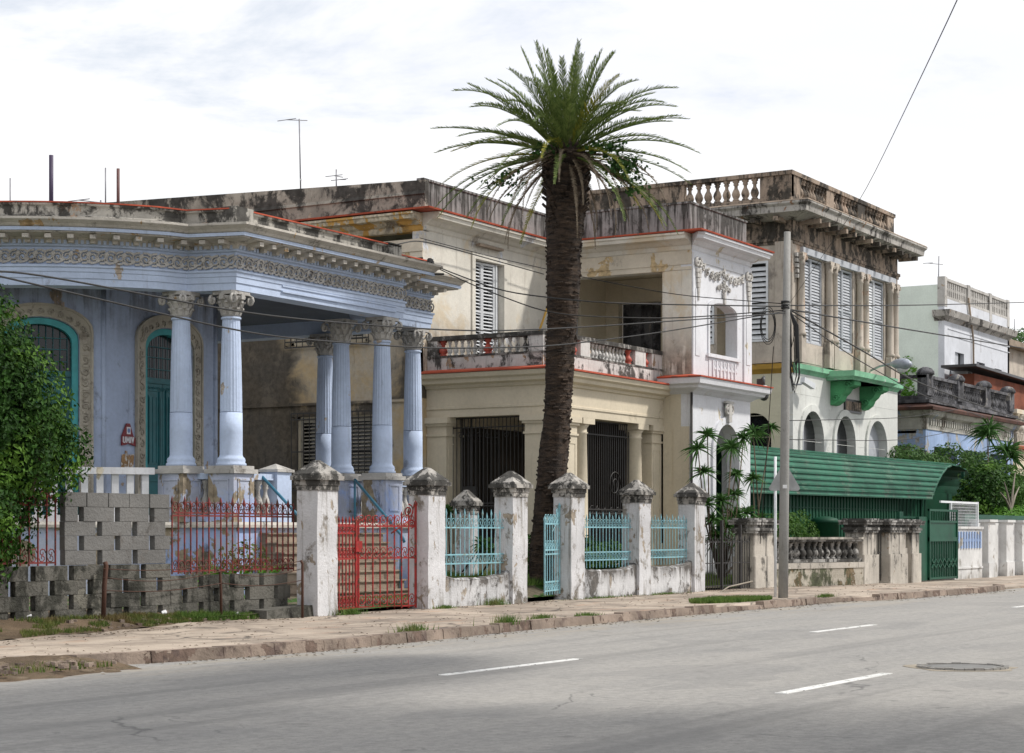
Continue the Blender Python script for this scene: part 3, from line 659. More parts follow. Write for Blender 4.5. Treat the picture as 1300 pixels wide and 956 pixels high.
def pedestal(x, y, w=.29):
    m_ = MB(); m_.box(x-w, x+w, y-w, y+w, 1.6, 2.46); m_.box(x-w-.03, x+w+.03, y-w-.03, y+w+.03, 1.6, 1.72)
    for sx, sy in ((0, -1), (-1, 0)):
        c = Vector((x+sx*(w+.004), y+sy*(w+.004), 2.1)); dv = Vector((1, 0, 0)) if sy else Vector((0, 1, 0)); nv = Vector((sx, sy, 0))
        for q in (-1, 1): m_.obox(c+dv*q*.17, dv*.015, nv*.012, up*.25); m_.obox(c+up*q*.25, dv*.185, nv*.0125, up*.015)
    o = m_.build('pedestal', 'plinth paint', H1)
    m_ = MB(); m_.box(x-w-.05, x+w+.05, y-w-.05, y+w+.05, 2.461, 2.54); m_.box(x-w, x+w, y-w, y+w, 2.541, 2.60); m_.build('pedestal_cap', 'ornament', o)
for (x, y) in [(26.5, 21.42), (26.12, 22.25), (31.25, 21.42), (31.15, 22.35), (33.27, 22.02), (33.27, 24.3)]: pedestal(x, y)
def porch_rail(a, b, n):
    
    a3 = Vector((a[0], a[1], 0)); b3 = Vector((b[0], b[1], 0)); m_ = MB(); m_.beam(a3+up*2.42, b3+up*2.42, .2, .11); m_.beam(a3+up*1.665, b3+up*1.665, .18, .1); o = m_.build('balustrade', 'blue paint', H1); baluster_parts(o, 'ornament', a, b, 1.72, 2.36, n, .072)
porch_rail((26.85, 21.35), (27.5, 21.35), 3); porch_rail((31.58, 21.75), (32.95, 21.95), 6); porch_rail((26.3, 22.0), (26.4, 21.75), 1)
porch_rail((30.6, 22.4), (30.84, 22.35), 1); porch_rail((33.27, 22.35), (33.27, 23.98), 7)
m_ = MB(); m_.box(27.55, 27.98, 21.2, 21.6, 1.6, 2.52); m_.build('newel_post', 'blue paint', H1)
m_ = MB(); m_.box(27.51, 28.02, 21.16, 21.64, 2.521, 2.57); m_.add([(27.53, 21.18, 2.571), (28.0, 21.18, 2.571), (28.0, 21.62, 2.571), (27.53, 21.62, 2.571), (27.765, 21.4, 2.68)], [(0, 1, 4), (1, 2, 4), (2, 3, 4), (3, 0, 4), (3, 2, 1, 0)]); m_.build('newel_cap', 'ornament', H1)
# plain white concrete railing round the bay
rr = [(C0.x+5.0*math.cos(R(a)), C0.y+5.0*math.sin(R(a))) for a in range(165, 240, 3)]
m_ = MB(); m_.sweep(rr, [(-.09, 2.44), (.09, 2.44), (.09, 2.56), (-.09, 2.56)]); m_.sweep(rr, [(-.08, 1.6), (.08, 1.6), (.08, 1.72), (-.08, 1.72)])
for p, d, n in walk(rr, .262, .1): m_.obox((p.x, p.y, 2.08), Vector((d.x, d.y, 0))*.06, Vector((n.x, n.y, 0))*.05, (0, 0, .37))
m_.build('bay_railing', 'tower white', H1)
# steps: wider at the bottom
m_ = MB()
for i in range(7):
    z = .36+.175*i; yf = 19.7+.2*i; m_.box(26.75+.02*i, 29.62+.15*i, yf, 21.5, z-.175 if i else -.1, z-.03)
    m_.box(26.73+.02*i, 29.65+.15*i, yf-.035, 21.49, z-.03+.001, z)
m_.build('front_steps', 'step stone', H1)
hr = MB(); T = Vector((30.35, 21.45, 2.45)); B_ = Vector((29.55, 19.8, 1.35))
hr.tube([T, T+(B_-T)*.98, B_, B_+Vector((0, -.05, -.12))], .028, 8); hr.tube([B_+(T-B_)*.03, Vector((29.59, 19.87, .33))], .022, 6); hr.tube([T, Vector((T.x, T.y, 1.6))], .024, 6)
m_ = MB(); hr.build('stair_rail', 'handrail blue', H1)
hr = MB(); hr.tube([(27.2, 21.3, 2.45), (26.95, 19.8, 1.3)], .028, 8); hr.tube([(26.95, 19.8, 1.3), (26.95, 19.8, .3)], .022, 6); hr.build('stair_rail', 'handrail blue', H1)
# round sign and torn posters on the porch wall
def on_wall(px, py, off=.03): q = at(px, py, t=23.8); return q+Vector((0, -off, 0))
t = thing('house_sign', 'small dark red trapezoid sign lettered UMIV beside the teal door', 'sign', tuple(on_wall(161, 563)))
c = on_wall(161, 555, .03); K_ = .6
S = lambda u, v: (c.x+u, c.z+v)
P = [(-.30, -.27), (-.12, -.245), (-.02, -.20), (.10, -.22), (.32, -.27), (.32, -.02), (.22, .05), (.07, .42), (-.07, .42), (-.28, .04)]
P = [(u*K_, v*K_) for u, v in P]
mb = MB(); n_ = len(P); mb.add([(c.x+u, c.y-.012, c.z+v) for u, v in P]+[(c.x+u, c.y+.012, c.z+v) for u, v in P], [tuple(range(n_)), tuple(range(2*n_-1, n_-1, -1))]+[(i, n_+i, n_+(i+1) % n_, (i+1) % n_) for i in range(n_)])
mb.build('board', 'sign red', t)
mb = MB(); mb.obox((c.x, c.y-.016, c.z+.12), (.05, 0, 0), (0, .003, 0), (0, 0, .066)); mb.build('emblem_panel', 'sign white', t)
mb = MB()
for k in range(10):
    a = 2*pi*k/10; mb.obox((c.x+math.cos(a)*.027, c.y-.021, c.z+.12+math.sin(a)*.033), (.009, 0, 0), (0, .002, 0), (0, 0, .009))
mb.obox((c.x, c.y-.021, c.z+.12), (.01, 0, 0), (0, .002, 0), (0, 0, .018)); mb.build('emblem', 'sign blue', t)
mb = MB(); st = .022
def stroke(u0, v0, u1, v1): mb.beam((c.x+u0*K_, c.y-.017, c.z+v0*K_), (c.x+u1*K_, c.y-.017, c.z+v1*K_), .006, st*1.1)
z0, z1 = -.18, .01
stroke(-.245, z0+.03, -.245, z1); stroke(-.155, z0+.03, -.155, z1); stroke(-.245, z0+.035, -.22, z0+.01); stroke(-.22, z0+.012, -.18, z0+.012); stroke(-.18, z0+.01, -.155, z0+.035)
stroke(-.095, z0, -.095, z1); stroke(.025, z0, .025, z1); stroke(-.09, z1, -.035, z0+.05); stroke(-.035, z0+.05, .02, z1)
stroke(.085, z0, .085, z1); stroke(.135, z1, .18, z0); stroke(.225, z1, .18, z0)
mb.build('lettering', 'sign white', t)
mb = MB(); q = on_wall(161, 585, .012); rdx = random.Random(5)
for (u, v, w, h) in [(-.08, 0, .08, .12), (.08, .02, .09, .10), (0, -.07, .12, .06), (-.03, .13, .03, .05), (.1, -.09, .06, .06)]:
    mb.obox((q.x+u, q.y-.002*abs(u)*10, q.z+v), (w, 0, w*rdx.uniform(-.2, .2)), (0, .004+abs(u)*.01, 0), (h*rdx.uniform(-.2, .2), 0, h))
single(mb, 'torn_poster', 'poster scraps', 'torn brown and white poster scraps under the red sign on the porch wall', 'poster')
# ---------------------------------------------------------------- the cream two storey house with a terrace and a white tower bay
H2 = thing('cream_house', 'cream two storey house with red edged cornices, balustraded terrace and white corner tower', 'house', (42, 25, 0))
SX = 37.3; FT = 24.4; TX = 43.4; TT = 20.3; TR = 47.1
# side wall, stained
mb = MB()
mb.wall((SX, 42), (SX, FT+.001), -.2, 8.35, .3, [(42-28.1, 42-25.75, 2.5, 4.25), (42-28.3, 42-26.0, 6.0, 7.6)])
mb.box(SX-.05, SX, FT+.3, 42, 4.52, 4.6); mb.box(SX-.02, SX, FT+.002, FT+.5, -.2, 5.1)
mb.build('side_wall', 'side stain', H2)
mb = MB(); mb.box(SX-.03, SX, FT+.0, 42, 7.9, 8.35); mb.box(SX-.06, SX-.03, FT-.03, 42, 8.05, 8.12); mb.build('side_frieze', 'yellow beam', H2)
mb = MB(); mb.box(SX-.35, SX-.1, FT+.1, FT+.6, 7.2, 8.3) if False else None
def barred_window(y0, y1, z0, z1, lab):
    f = MB(); w = (y1-y0)
    for y in (y0+.04, y1-.04, (y0+y1)/2): f.box(SX+.05, SX+.13, y-.04, y+.04, z0, z1)
    f.box(SX+.05, SX+.13, y0, y1, z0, z0+.08); f.box(SX+.05, SX+.13, y0, y1, z1-.08, z1)
    o = f.build('window', 'cream', H2, lab)
    g = MB(); g.box(SX+.2, SX+.22, y0, y1, z0, z1); g.build('pane', 'dark glass', o)
    h = (y1-y0)/2
    for a in (y0+.08, (y0+y1)/2+.04): s = MB(); louvres(s, (SX+.06, a+h-.14), (SX+.06, a), z0+.09, z1-.09, .09); s.build('shutter', 'surround', o)
    b_ = MB(); grille(b_, (SX-.09, y0-.1), (SX-.09, y1+.1), z0-.05, z1+.08, 14, .014, (0, .08, .5, .92, 1)); 
    for y in (y0-.1, y1+.1):
        for z in (z0, z1): b_.beam((SX-.09, y, z), (SX+.02, y, z), .02, .02)
    b_.build('window_bars', 'iron', o)
barred_window(25.75, 28.1, 2.5, 4.25, 'window with iron bars and pale shutters in the stained side wall')
barred_window(26.0, 28.3, 6.0, 7.6, 'upper barred window in the stained side wall')
# upper front wall
mb = MB(); mb.wall((SX, FT), (TX, FT), 5.1, 8.6, .3, [(2.3, 3.68, 5.25, 8.15)]); mb.build('front_wall', 'cream upper', H2)
fr = MB()
for (a, b, z0, z1) in [(39.45, 39.6, 5.25, 8.159), (40.98, 41.12, 5.25, 8.159), (39.45, 41.12, 8.16, 8.32)]: fr.box(a, b, FT-.04, FT-.001, z0, z1)
D = fr.build('balcony_door', 'cream upper', H2, 'tall louvred double door opening on the terrace')
lf = MB(); louvres(lf, (39.62, FT+.12), (40.1, FT+.12), 5.3, 8.12, .085, .06, .7, .05, 6.9); lf.build('shutter', 'shutter white', D)
lf = MB(); louvres(lf, (40.12, FT+.12), (40.62, FT+.06), 5.3, 8.12, .085, .06, .7, .05, 6.9); lf.build('shutter', 'shutter white', D)
lf = MB(); lf.box(40.66, 40.72, FT+.02, FT+.28, 5.3, 8.12); lf.box(40.72, 40.96, FT+.14, FT+.17, 5.3, 8.12); lf.build('side_light', 'shutter white', D)
lf = MB(); lf.box(39.6, 41, FT+.24, FT+.26, 5.25, 8.15); lf.build('pane', 'dark glass', D)
lf = MB(); lf.box(39.62, 40.75, FT-.16, FT-.03, 8.47, 8.53); lf.build('canopy_strip', 'step stone', D)
# cornice round side, front, projecting block; one red edge along all of it
CP = [(SX, 42), (SX, FT), (TX, FT), (TX, TT), (TR, TT), (TR, 27)]
def cor(path, mat, name, z=8.55, k=1.):
    m_ = MB(); m_.sweep(path, [(-.25, z), (0, z), (.03, z+.03), (.05, z+.12), (.12, z+.15), (.20, z+.22), (.40*k, z+.25), (.42*k, z+.33), (.46*k, z+.35), (.46*k, z+.40), (-.25, z+.41)]); m_.build(name, mat, H2)
mb = MB()
cor([(SX, 42), (SX, FT)], 'orange cornice', 'side_cornice', 8.53)
cor([(SX-.0, FT), (TX, FT), (TX, TT)], 'cream upper', 'cornice', 8.55)
cor([(TX, TT+.001), (TX+.001, TT), (TR, TT), (TR, 27)], 'tower white', 'tower_cornice', 8.551)
mb = MB(); CP2 = [(SX, 42), (SX, FT), (TX, FT), (TX, TT), (TR, TT), (TR, 27)]
mb.sweep(CP2, [(-.22, 8.965), (.49, 8.962), (.50, 9.0), (.3, 9.03), (-.22, 9.05)]); mb.build('cornice_edge', 'red tile', H2)
mb = MB(); mb.sweep([(SX, 42), (SX, FT+.0)], [(-.25, 9.02), (-.08, 9.02), (-.08, 9.4), (-.04, 9.42), (-.08, 9.5), (-.08, 9.74), (-.25, 9.74)])
mb.v = [(x, y, z+(max(0, y-FT)*.035 if z > 9.6 else 0)) for x, y, z in mb.v]
mb.build('side_parapet', 'side parapet', H2)
mb = MB(); mb.sweep([(SX+.1, FT), (TX, FT), (TX, TT+.0), (TR, TT), (TR, 27)], [(-.25, 9.02), (-.08, 9.02), (-.08, 9.74), (-.05, 9.75), (-.05, 9.80), (-.25, 9.80)]); mb.build('parapet', 'grey render', H2)
mb = MB(); mb.prism([(SX+.1, 42), (SX+.1, FT+.1), (TX+.1, FT+.1), (TX+.1, TT+.1), (TR-.1, TT+.1), (TR-.1, 42)], 8.7, 8.8); mb.build('roof', 'roof deck', H2)
# projecting block: side face with the loggia opening, at x = TX
mb = MB(); mb.wall((TX, FT), (TX, TT+.301), 5.1, 8.06, .35, [(.0, 3.28, 5.2, 8.059)])
mb.box(TX-.03, TX, TT, TT+.75, 5.1, 8.05); mb.build('loggia_pier', 'cream upper', H2)
mb = MB(); mb.box(TX, TX+.35, TT+.301, FT, 8.061, 8.549); mb.box(TX-.03, TX, TT-.001, FT, 8.06, 8.14); mb.box(TX-.02, TX, TT, FT, 8.2, 8.55); mb.build('loggia_beam', 'yellow beam', H2)
mb = MB()
mb.wall((TX+.35, FT), (TR, FT), 5.1, 8.6, .3, [(.35, 1.35, 5.2, 7.7)]); mb.wall((TR-.301, FT+.1), (TR-.301, TT+.301), 5.1, 8.39, -.25, [(.5, 1.8, 5.2, 7.75), (2.2, 3.47, 5.9, 7.6)])
for x0 in (TX+.1,): mb.box(TX+.35, TR-.3, TT+.3, FT, 8.4, 8.5)
mb.build('loggia_wall', 'cream', H2)
mb = MB(); mb.box(TR-.28, TR-.2, 22.78, 24.0, 5.2, 7.75); 
for y in (23.1, 23.4, 23.7): mb.box(TR-.31, TR-.28, y-.02, y+.02, 5.2, 7.75)
mb.build('loggia_door', 'shutter grey', H2, 'dark grey door inside the open loggia').data.materials[0] = MATS['old grey']
mb = MB(); mb.box(TR-.34, TR-.3, 22.66, 22.76, 5.2, 7.83); mb.box(TR-.34, TR-.3, 24.02, 24.14, 5.2, 7.83); mb.box(TR-.34, TR-.3, 22.76, 24.02, 7.76, 7.84); mb.build('door_frame', 'tower white', H2)
mb = MB(); louvres(mb, (TX+.72, FT+.1), (TX+1.66, FT+.1), 5.2, 7.68, .09); mb.build('loggia_shutter', 'shutter grey', H2)
# tower front
def rel(x): return x-TX
mb = MB()
mb.wall((TX, TT), (TR, TT), 5.35, 8.56, .3, [(rel(44.45), rel(46.15), 6.0, 7.36, .22)])
mb.box(TR-.3, TR, TT+.301, FT, 8.0, 8.56); mb.box(TR-.299, TR, TT+.301, TT+.6, 5.3, 8.0)
for (a, b) in [(TX+.0, TX+.5), (TR-.5, TR)]: mb.box(a, b, TT-.045, TT-.001, 5.36, 8.5); mb.box(a+.12, b-.12, TT-.06, TT-.046, 5.9, 7.6)
mb.box(TX+.5, TR-.5, TT-.03, TT-.001, 8.3, 8.5)
band_ = MB(); band(band_, Vector((45.3, TT)), Vector((1, 0)), Vector((0, -1)), 1.72, 1.92, 5.95, 7.38, 7.5, .22, .26, -.0, .035)
o = len(mb.v); mb.v += band_.v; mb.f += [tuple(i+o for i in f) for f in band_.f]; mb.sm += band_.sm
mb.build('tower_wall', 'tower white', H2)
mb = MB(); mb.box(44.25, 46.35, TT-.08, TT-.036, 5.93, 6.02); mb.box(44.4, 46.2, TT-.02, TT-.001, 5.42, 5.9)
for k in range(7):
    x = 44.62+k*.23
    mb.obox((x, TT-.03, 5.66), (.035, 0, 0), (0, .025, 0), (0, 0, .2)); mb.obox((x+.115, TT-.03, 5.66), (.05, 0, .0), (0, .02, 0), (0, 0, .03)); mb.obox((x+.115, TT-.03, 5.8), (.02, 0, .0), (0, .02, 0), (0, 0, .05))
mb.build('sill_panel', 'tower white', H2)
orn = MB(); ux = Vector((1, 0, 0)); nY = Vector((0, -1, 0))
for xc in (TX+.25, TR-.25):
    for q in (-1, 1): orn.tube(spiral(Vector((xc+.08*q, TT-.08, 8.25)), ux*q, up, .12, 1.3, 12, pi/2, -1), .035, 5)
    for i, (w, z) in enumerate([(.13, 8.05), (.11, 7.93), (.09, 7.80), (.07, 7.68), (.05, 7.56), (.035, 7.46), (.03, 7.36)]): orn.obox((xc, TT-.07, z), (w, 0, 0), (0, .035-.003*i, 0), (0, 0, .055))
for i in range(11):
    k = i/10; x = TX+.62+k*(TR-TX-1.24); z = 8.16-.14*abs(math.sin(k*pi*2))
    orn.tube(spiral(Vector((x, TT-.035, z)), ux*(1 if i % 2 else -1), up, .11, 1.2, 9, i), .026, 4); orn.obox((x+.06, TT-.04, z+.09), (.05, 0, .02), (0, .022, 0), (-.01, 0, .03))
for (x, z, r) in [(45.3, 7.72, .13), (45.12, 7.8, .08), (45.48, 7.8, .08), (44.95, 7.76, .06), (45.65, 7.76, .06), (45.3, 7.9, .09)]: orn.tube(spiral(Vector((x, TT-.04, z)), ux*(1 if x < 45.3 else -1), up, r, 1.3, 10, 1), .026, 4)
orn.obox((45.3, TT-.05, 7.52), (.05, 0, 0), (0, .03, 0), (0, 0, .14))
orn.build('stucco_garland', 'ornament', H2)
# tower cornice band between the storeys
mb = MB(); TB = [(TX, 21.05), (TX, TT), (TR, TT), (TR, 24)]
mb.sweep(TB, [(-.2, 4.92), (0, 4.92), (.05, 4.95), (.12, 5.0), (.3, 5.06), (.33, 5.12), (.42, 5.16), (.45, 5.30), (-.2, 5.31)]); mb.build('tower_band', 'tower white', H2)
mb = MB(); mb.sweep(TB, [(-.0, 5.311), (.48, 5.31), (.48, 5.345), (.0, 5.42)]); mb.build('tower_band_edge', 'red tile', H2)
# lower tower: arch in the front and in the right side
mb = MB(); mb.wall((TX, TT), (TR, TT), -.2, 4.92, .3, [(rel(44.75), rel(46.25), .3, 4.25, .75)])
mb.wall((TR, TT+.3), (TR, FT), -.2, 4.92, .3, [(.4, 2.6, .3, 4.25, .75)])
b2 = MB(); band(b2, Vector((45.5, TT)), Vector((1, 0)), Vector((0, -1)), 1.5, 1.86, .2, 4.25, 4.45, .75, .93, 0, .06)
o = len(mb.v); mb.v += b2.v; mb.f += [tuple(i+o for i in f) for f in b2.f]; mb.sm += b2.sm
mb.build('tower_base', 'tower white', H2)
orn = MB()
for q in (-1, 1): orn.tube(spiral(Vector((45.5+.1*q, TT-.1, 4.62)), ux*q, up, .15, 1.3, 12, pi/2, -1), .04, 5)
orn.obox((45.5, TT-.08, 4.55), (.09, 0, 0), (0, .06, 0), (0, 0, .25)); orn.obox((45.5, TT-.09, 4.82), (.25, 0, 0), (0, .04, 0), (0, 0, .03)); orn.build('keystone', 'ornament', H2)
mb = MB(); mb.wall((TX, 21.1), (TX, TT+.301), -.2, 4.92, .3); mb.box(TX-.03, TX, TT+.06, TT+.5, .9, 4.1); mb.build('tower_side_wall', 'cream', H2)
mb = MB(); mb.tube([(TX-.05, TT-.02, 4.95), (TX-.05, TT-.02, .1)], .035, 6); mb.build('drain_pipe', 'iron', H2)
# porch
PX0, PY0 = 37.45, 21.1
mb = MB(); mb.box(PX0, TX, PY0, FT, -.2, .85); mb.build('porch_base', 'cream', H2); mb = MB(); mb.box(PX0-.08, TX, PY0-.08, FT, .851, .93); mb.build('porch_floor', 'floor tile', H2)
mb = MB(); mb.wall((TX+.25, FT), (TX+.25, 21.101), -.2, 5.0, .2, [(2.35, 2.85, 2.7, 4.2)]); mb.box(TX+.0, TX+.2, FT-.02, FT-.01, 0, .1); mb.build('inner_wall', 'porch shade', H2)  # wall coloured dark in place of the shade inside the porch
EN = [(PX0, FT), (PX0, PY0), (TX, PY0)]
mb = MB(); mb.sweep(EN, [(-.4, 4.12), (0, 4.12), (0, 4.30), (.025, 4.31), (.025, 4.36), (0, 4.37), (0, 4.78), (.05, 4.80), (.07, 4.86), (.2, 4.90), (.22, 4.98), (.30, 5.02), (.34, 5.12), (-.4, 5.13)]); mb.build('porch_entablature', 'cream', H2)
mb = MB(); mb.sweep(EN, [(-.3, 5.131), (.37, 5.131), (.37, 5.17), (.0, 5.24), (-.3, 5.24)]); mb.build('terrace_edge', 'red tile', H2)
mb = MB(); mb.box(PX0+.2, TX, PY0+.2, FT, 5.0, 5.2); mb.build('terrace_floor', 'roof deck', H2)
def pier(x0, x1, y0, y1, nm='pier'):
    m_ = MB(); m_.box(x0, x1, y0, y1, .93, 3.92); m_.box(x0-.04, x1+.04, y0-.04, y1+.04, .93, 1.15); m_.box(x0-.03, x1+.03, y0-.03, y1+.03, 3.68, 3.73)
    m_.box(x0-.05, x1+.05, y0-.05, y1+.05, 3.921, 3.98); m_.box(x0-.09, x1+.09, y0-.09, y1+.09, 3.981, 4.119)
    xm = (x0+x1)/2; w = (x1-x0)/2-.1
    for q in (-1, 1): m_.box(xm+q*w-.012, xm+q*w+.012, y0-.012, y0-.001, 1.4, 3.5)
    m_.box(xm-w, xm+w, y0-.0125, y0-.0012, 3.488, 3.512)
    for z in (1.6, 2.05, 2.5, 2.95, 3.4): m_.box(x0-.004, x0-.001, y0, y1, z, z+.012)
    m_.build(nm, 'cream', H2)
pier(PX0, PX0+.7, 23.85, FT-.01); pier(PX0, PX0+.75, PY0, PY0+.62); pier(PX0+.86, PX0+1.46, PY0+.05, PY0+.6); pier(42.85, TX-.001, PY0+.05, PY0+.6)
for x in (39.42, 42.3):
    m_ = MB(); m_.lathe(x, PY0+.28, [(.27, .93), (.27, 1.05), (.22, 1.1), (.215, 2.2), (.19, 3.75), (.22, 3.78), (.19, 3.81), (.20, 3.9), (.26, 3.98)], 20); m_.box(x-.29, x+.29, PY0, PY0+.56, 3.981, 4.118); m_.box(x-.28, x+.28, PY0, PY0+.56, .931, 1.0); m_.build('porch_column', 'cream', H2)
mb = MB(); mb.wall((SX+.3, FT), (TX, FT), -.2, 5.0, .3, [(1.2, 3.0, .95, 3.7), (3.8, 5.0, .95, 3.7)]); mb.build('porch_wall', 'cream', H2)
mb = MB(); mb.box(38.6, 42.8, FT+.2, FT+.24, .95, 3.75)
o = mb.build('porch_window', 'dark glass', H2); mb = MB(); [mb.box(38.5+.34*i, 38.8+.34*i, FT-.07, FT-.02, .94, 3.9) for i in range(6)]; mb.box(38.45, 43.0, FT-.02, FT-.005, .94, 4.0); mb.build('porch_shade_boards', 'porch shade', H2)  # added dark sheet and boards that stand in for shade on the back wall
g_ = MB(); grille(g_, (38.75, FT-.1), (40.65, FT-.1), .95, 3.8, 16, .014, (0, .3, .95, 1)); louvres(g_, (38.85, FT+.06), (39.6, FT+.06), .95, 3.65, .1); louvres(g_, (39.65, FT+.06), (40.55, FT+.06), .95, 3.65, .1); g_.build('window_bars', 'iron', o)
g_ = MB(); grille(g_, (PX0+.3, 21.75), (PX0+.3, 23.85), .93, 4.1, 20, .013, (0, .35, .37, .93, 1)); 
for y in (23.35, 23.6): g_.tube([(PX0+.3, y, .95), (PX0+.3, y, 4.1)], .022, 6)
g_.box(PX0+.27, PX0+.33, 23.2, 23.6, 1.9, 2.5)
for i in range(8): g_.tube(spiral(Vector((PX0+.3, 21.9+.25*i, 3.7)), Vector((0, 1, 0)), up, .09, 1.1, 8, i), .009, 4)
g_.build('porch_grille', 'iron', H2, 'iron bars closing the left side of the porch')
g_ = MB(); grille(g_, (39.65, PY0+.32), (42.1, PY0+.32), .93, 4.1, 22, .014, (0, .3, .33, .9, 1)); 
for i in range(7): g_.tube(spiral(Vector((39.8+.34*i, PY0+.32, 1.95)), ux, up, .13, 1.2, 9, i), .012, 4)
g_.tube(spiral(Vector((41.3, PY0+.3, 2.6)), ux, up, .35, 1.6, 20, 0), .015, 4)
g_.build('porch_grille', 'iron', H2, 'iron bars closing the front of the porch')
# terrace balustrade
def trail(a, b, segs):
    a3 = Vector((a[0], a[1], 0)); b3 = Vector((b[0], b[1], 0)); d = (b3-a3); L = d.length; d.normalize()
    m_ = MB(); m_.beam(a3+up*5.38, b3+up*5.38, .24, .28); o = m_.build('terrace_balustrade', 'terrace rail', H2)
    m_ = MB(); m_.beam(a3+up*5.98, b3+up*5.98, .28, .10); m_.beam(a3+up*5.545, b3+up*5.545, .26, .05); m_.build('rail', 'terrace top', o)
    m_ = MB(); rdm = MB(); pst = MB()
    for kind, u0, u1 in segs:
        A = a3+d*L*u0; B = a3+d*L*u1
        if kind == 'b': baluster_parts(o, 'terrace rail', A, B, 5.57, 5.93, max(2, int((B-A).length/.17)), .055, 7)
        if kind == 'p': pst = MB(); pst.beam(A+up*5.75, B+up*5.75, .24, .36); pst.build('rail_post', 'terrace rail', o)
        if kind == 'r': baluster_parts(o, 'red paint', A, B, 5.57, 5.93, 1, .09, 8, 'red_baluster')
trail((PX0+.15, FT), (PX0+.15, PY0+.15), [('p', 0, .09), ('r', .1, .14), ('b', .15, .48), ('r', .49, .53), ('b', .54, .86), ('p', .87, 1)])
trail((PX0+.15, PY0+.15), (TX, PY0+.15), [('p', 0, .12), ('r', .20, .24), ('p', .25, .33), ('b', .34, .68), ('r', .69, .73), ('p', .74, .84), ('r', .85, .89), ('p', .9, 1)])
mb = MB(); mb.tube([at(683, 425, t=23.5), at(697, 385, t=23.5), at(700, 372, t=23.5)], .03, 5); single(mb, 'orange_pole', 'ochre band', 'orange pole leaning beside the palm trunk on the terrace', 'pole')
# ---------------------------------------------------------------- the stone and white house with shutters and the mint balcony
HS, HT, HR = 56.8, 23., 66.9
H3 = thing('shuttered_house', 'tall brown stone house with three grey louvred windows above a white arcade and mint balcony', 'house', (62, 25, 0))
mb = MB(); ar = [(57.45, 59.35), (60.5, 62.35), (63.65, 65.6)]
mb.wall((HS, HT), (HR, HT), -.2, 6.8, .35, [(a-HS, b-HS, 1.4, 5.4, .95) for a, b in ar])
for a, b in ar:
    b2 = MB(); band(b2, Vector(((a+b)/2, HT)), Vector((1, 0)), Vector((0, -1)), b-a, b-a+.4, 1.4, 5.4, 5.62, .95, 1.12, 0, .07); o = len(mb.v); mb.v += b2.v; mb.f += [tuple(i+o for i in f) for f in b2.f]; mb.sm += b2.sm
for z in (5.9, 4.4, 3.4, 2.4):
    mb.box(HS+.1, HR, HT-.006, HT-.001, z, z+.012)
mb.build('ground_floor_wall', 'white house', H3)
for i, (a, b) in enumerate(ar):
    w_ = MB(); w_.box(a, b, HT+.25, HT+.28, 1.4, 5.4); o = w_.build('arched_window', 'dark glass' if i < 2 else 'shutter grey', H3)
    w_ = MB(); w_.box((a+b)/2-.35, (a+b)/2-.29, HT+.15, HT+.2, 1.4, 5.3); w_.box(a, b, HT+.15, HT+.2, 3.4, 3.46); w_.build('mullion', 'shutter grey', o)
mb = MB(); mb.wall((HS, 38), (HS, HT+.35), -.2, 6.8, .35, [(38-25.0, 38-23.75, 1.4, 5.3, .6)])
for z in (5.9, 5.2, 4.5, 3.8, 3.1): mb.box(HS-.006, HS-.001, HT, 38, z, z+.012)
mb.build('ground_floor_side', 'pale yellow', H3)
w_ = MB(); w_.box(HS+.2, HS+.22, 23.7, 25.1, 1.4, 5.4); w_.build('side_window', 'dark glass', H3)
mb = MB(); mb.sweep([(HS, 38), (HS, HT)], [(-.1, 6.55), (0, 6.55), (.05, 6.62), (.12, 6.7), (.14, 6.86), (-.1, 6.87)]); mb.build('side_band', 'ochre band', H3)
mb = MB(); mb.sweep([(HS, HT+.001), (HS+.01, HT), (HR, HT), (HR, 38)], [(-.1, 6.56), (0, 6.56), (.06, 6.64), (.16, 6.7), (.18, 6.85), (-.1, 6.88)]); mb.build('front_band', 'mint paint', H3)
b0, b1 = 59.7, 63.8
mb = MB(); mb.sweep([(b0, HT), (b0, HT-.95), (b1, HT-.95), (b1, HT)], [(-.9, 6.5), (-.05, 6.5), (.0, 6.56), (.08, 6.62), (.1, 6.80), (-.9, 6.84)]); mb.box(b0+.1, b1-.1, HT-.9, HT-.1, 6.5, 6.8); mb.build('balcony', 'mint paint', H3)
for xb in (60.1, 62.9):
    mb = MB(); pr = [(0, 6.5), (-.85, 6.5), (-.85, 6.36), (-.74, 6.3), (-.6, 6.28), (-.5, 6.12), (-.38, 6.02), (-.3, 5.85), (-.12, 5.72), (0, 5.7)]
    n_ = len(pr); mb.add([(xb, HT+y, z) for y, z in pr]+[(xb+.6, HT+y, z) for y, z in pr], [tuple(range(n_)), tuple(range(2*n_-1, n_-1, -1))]+[(i, n_+i, n_+(i+1) % n_, (i+1) % n_) for i in range(n_)])
    for x in (xb-.03, xb+.63):
        mb.tube(spiral(Vector((x, HT-.6, 6.36)), Vector((0, -1, 0)), up, .14, 1.4, 12), .03, 5); mb.tube(spiral(Vector((x, HT-.2, 5.95)), Vector((0, -1, 0)), up, .12, 1.4, 12), .03, 5)
    mb.build('balcony_bracket', 'green bracket', H3)
mb = MB(); q0, q1 = at(1071, 512, t=HT), at(1092, 503, t=HT); mb.box(q0.x, q1.x, HT-.06, HT-.001, 5.55, 6.0); o = mb.build('wall_plaque', 'plaque', H3)
mb = MB(); mb.box(q0.x+.06, q1.x-.06, HT-.07, HT-.061, 5.62, 5.93); mb.build('plaque_face', 'stone dark', o)
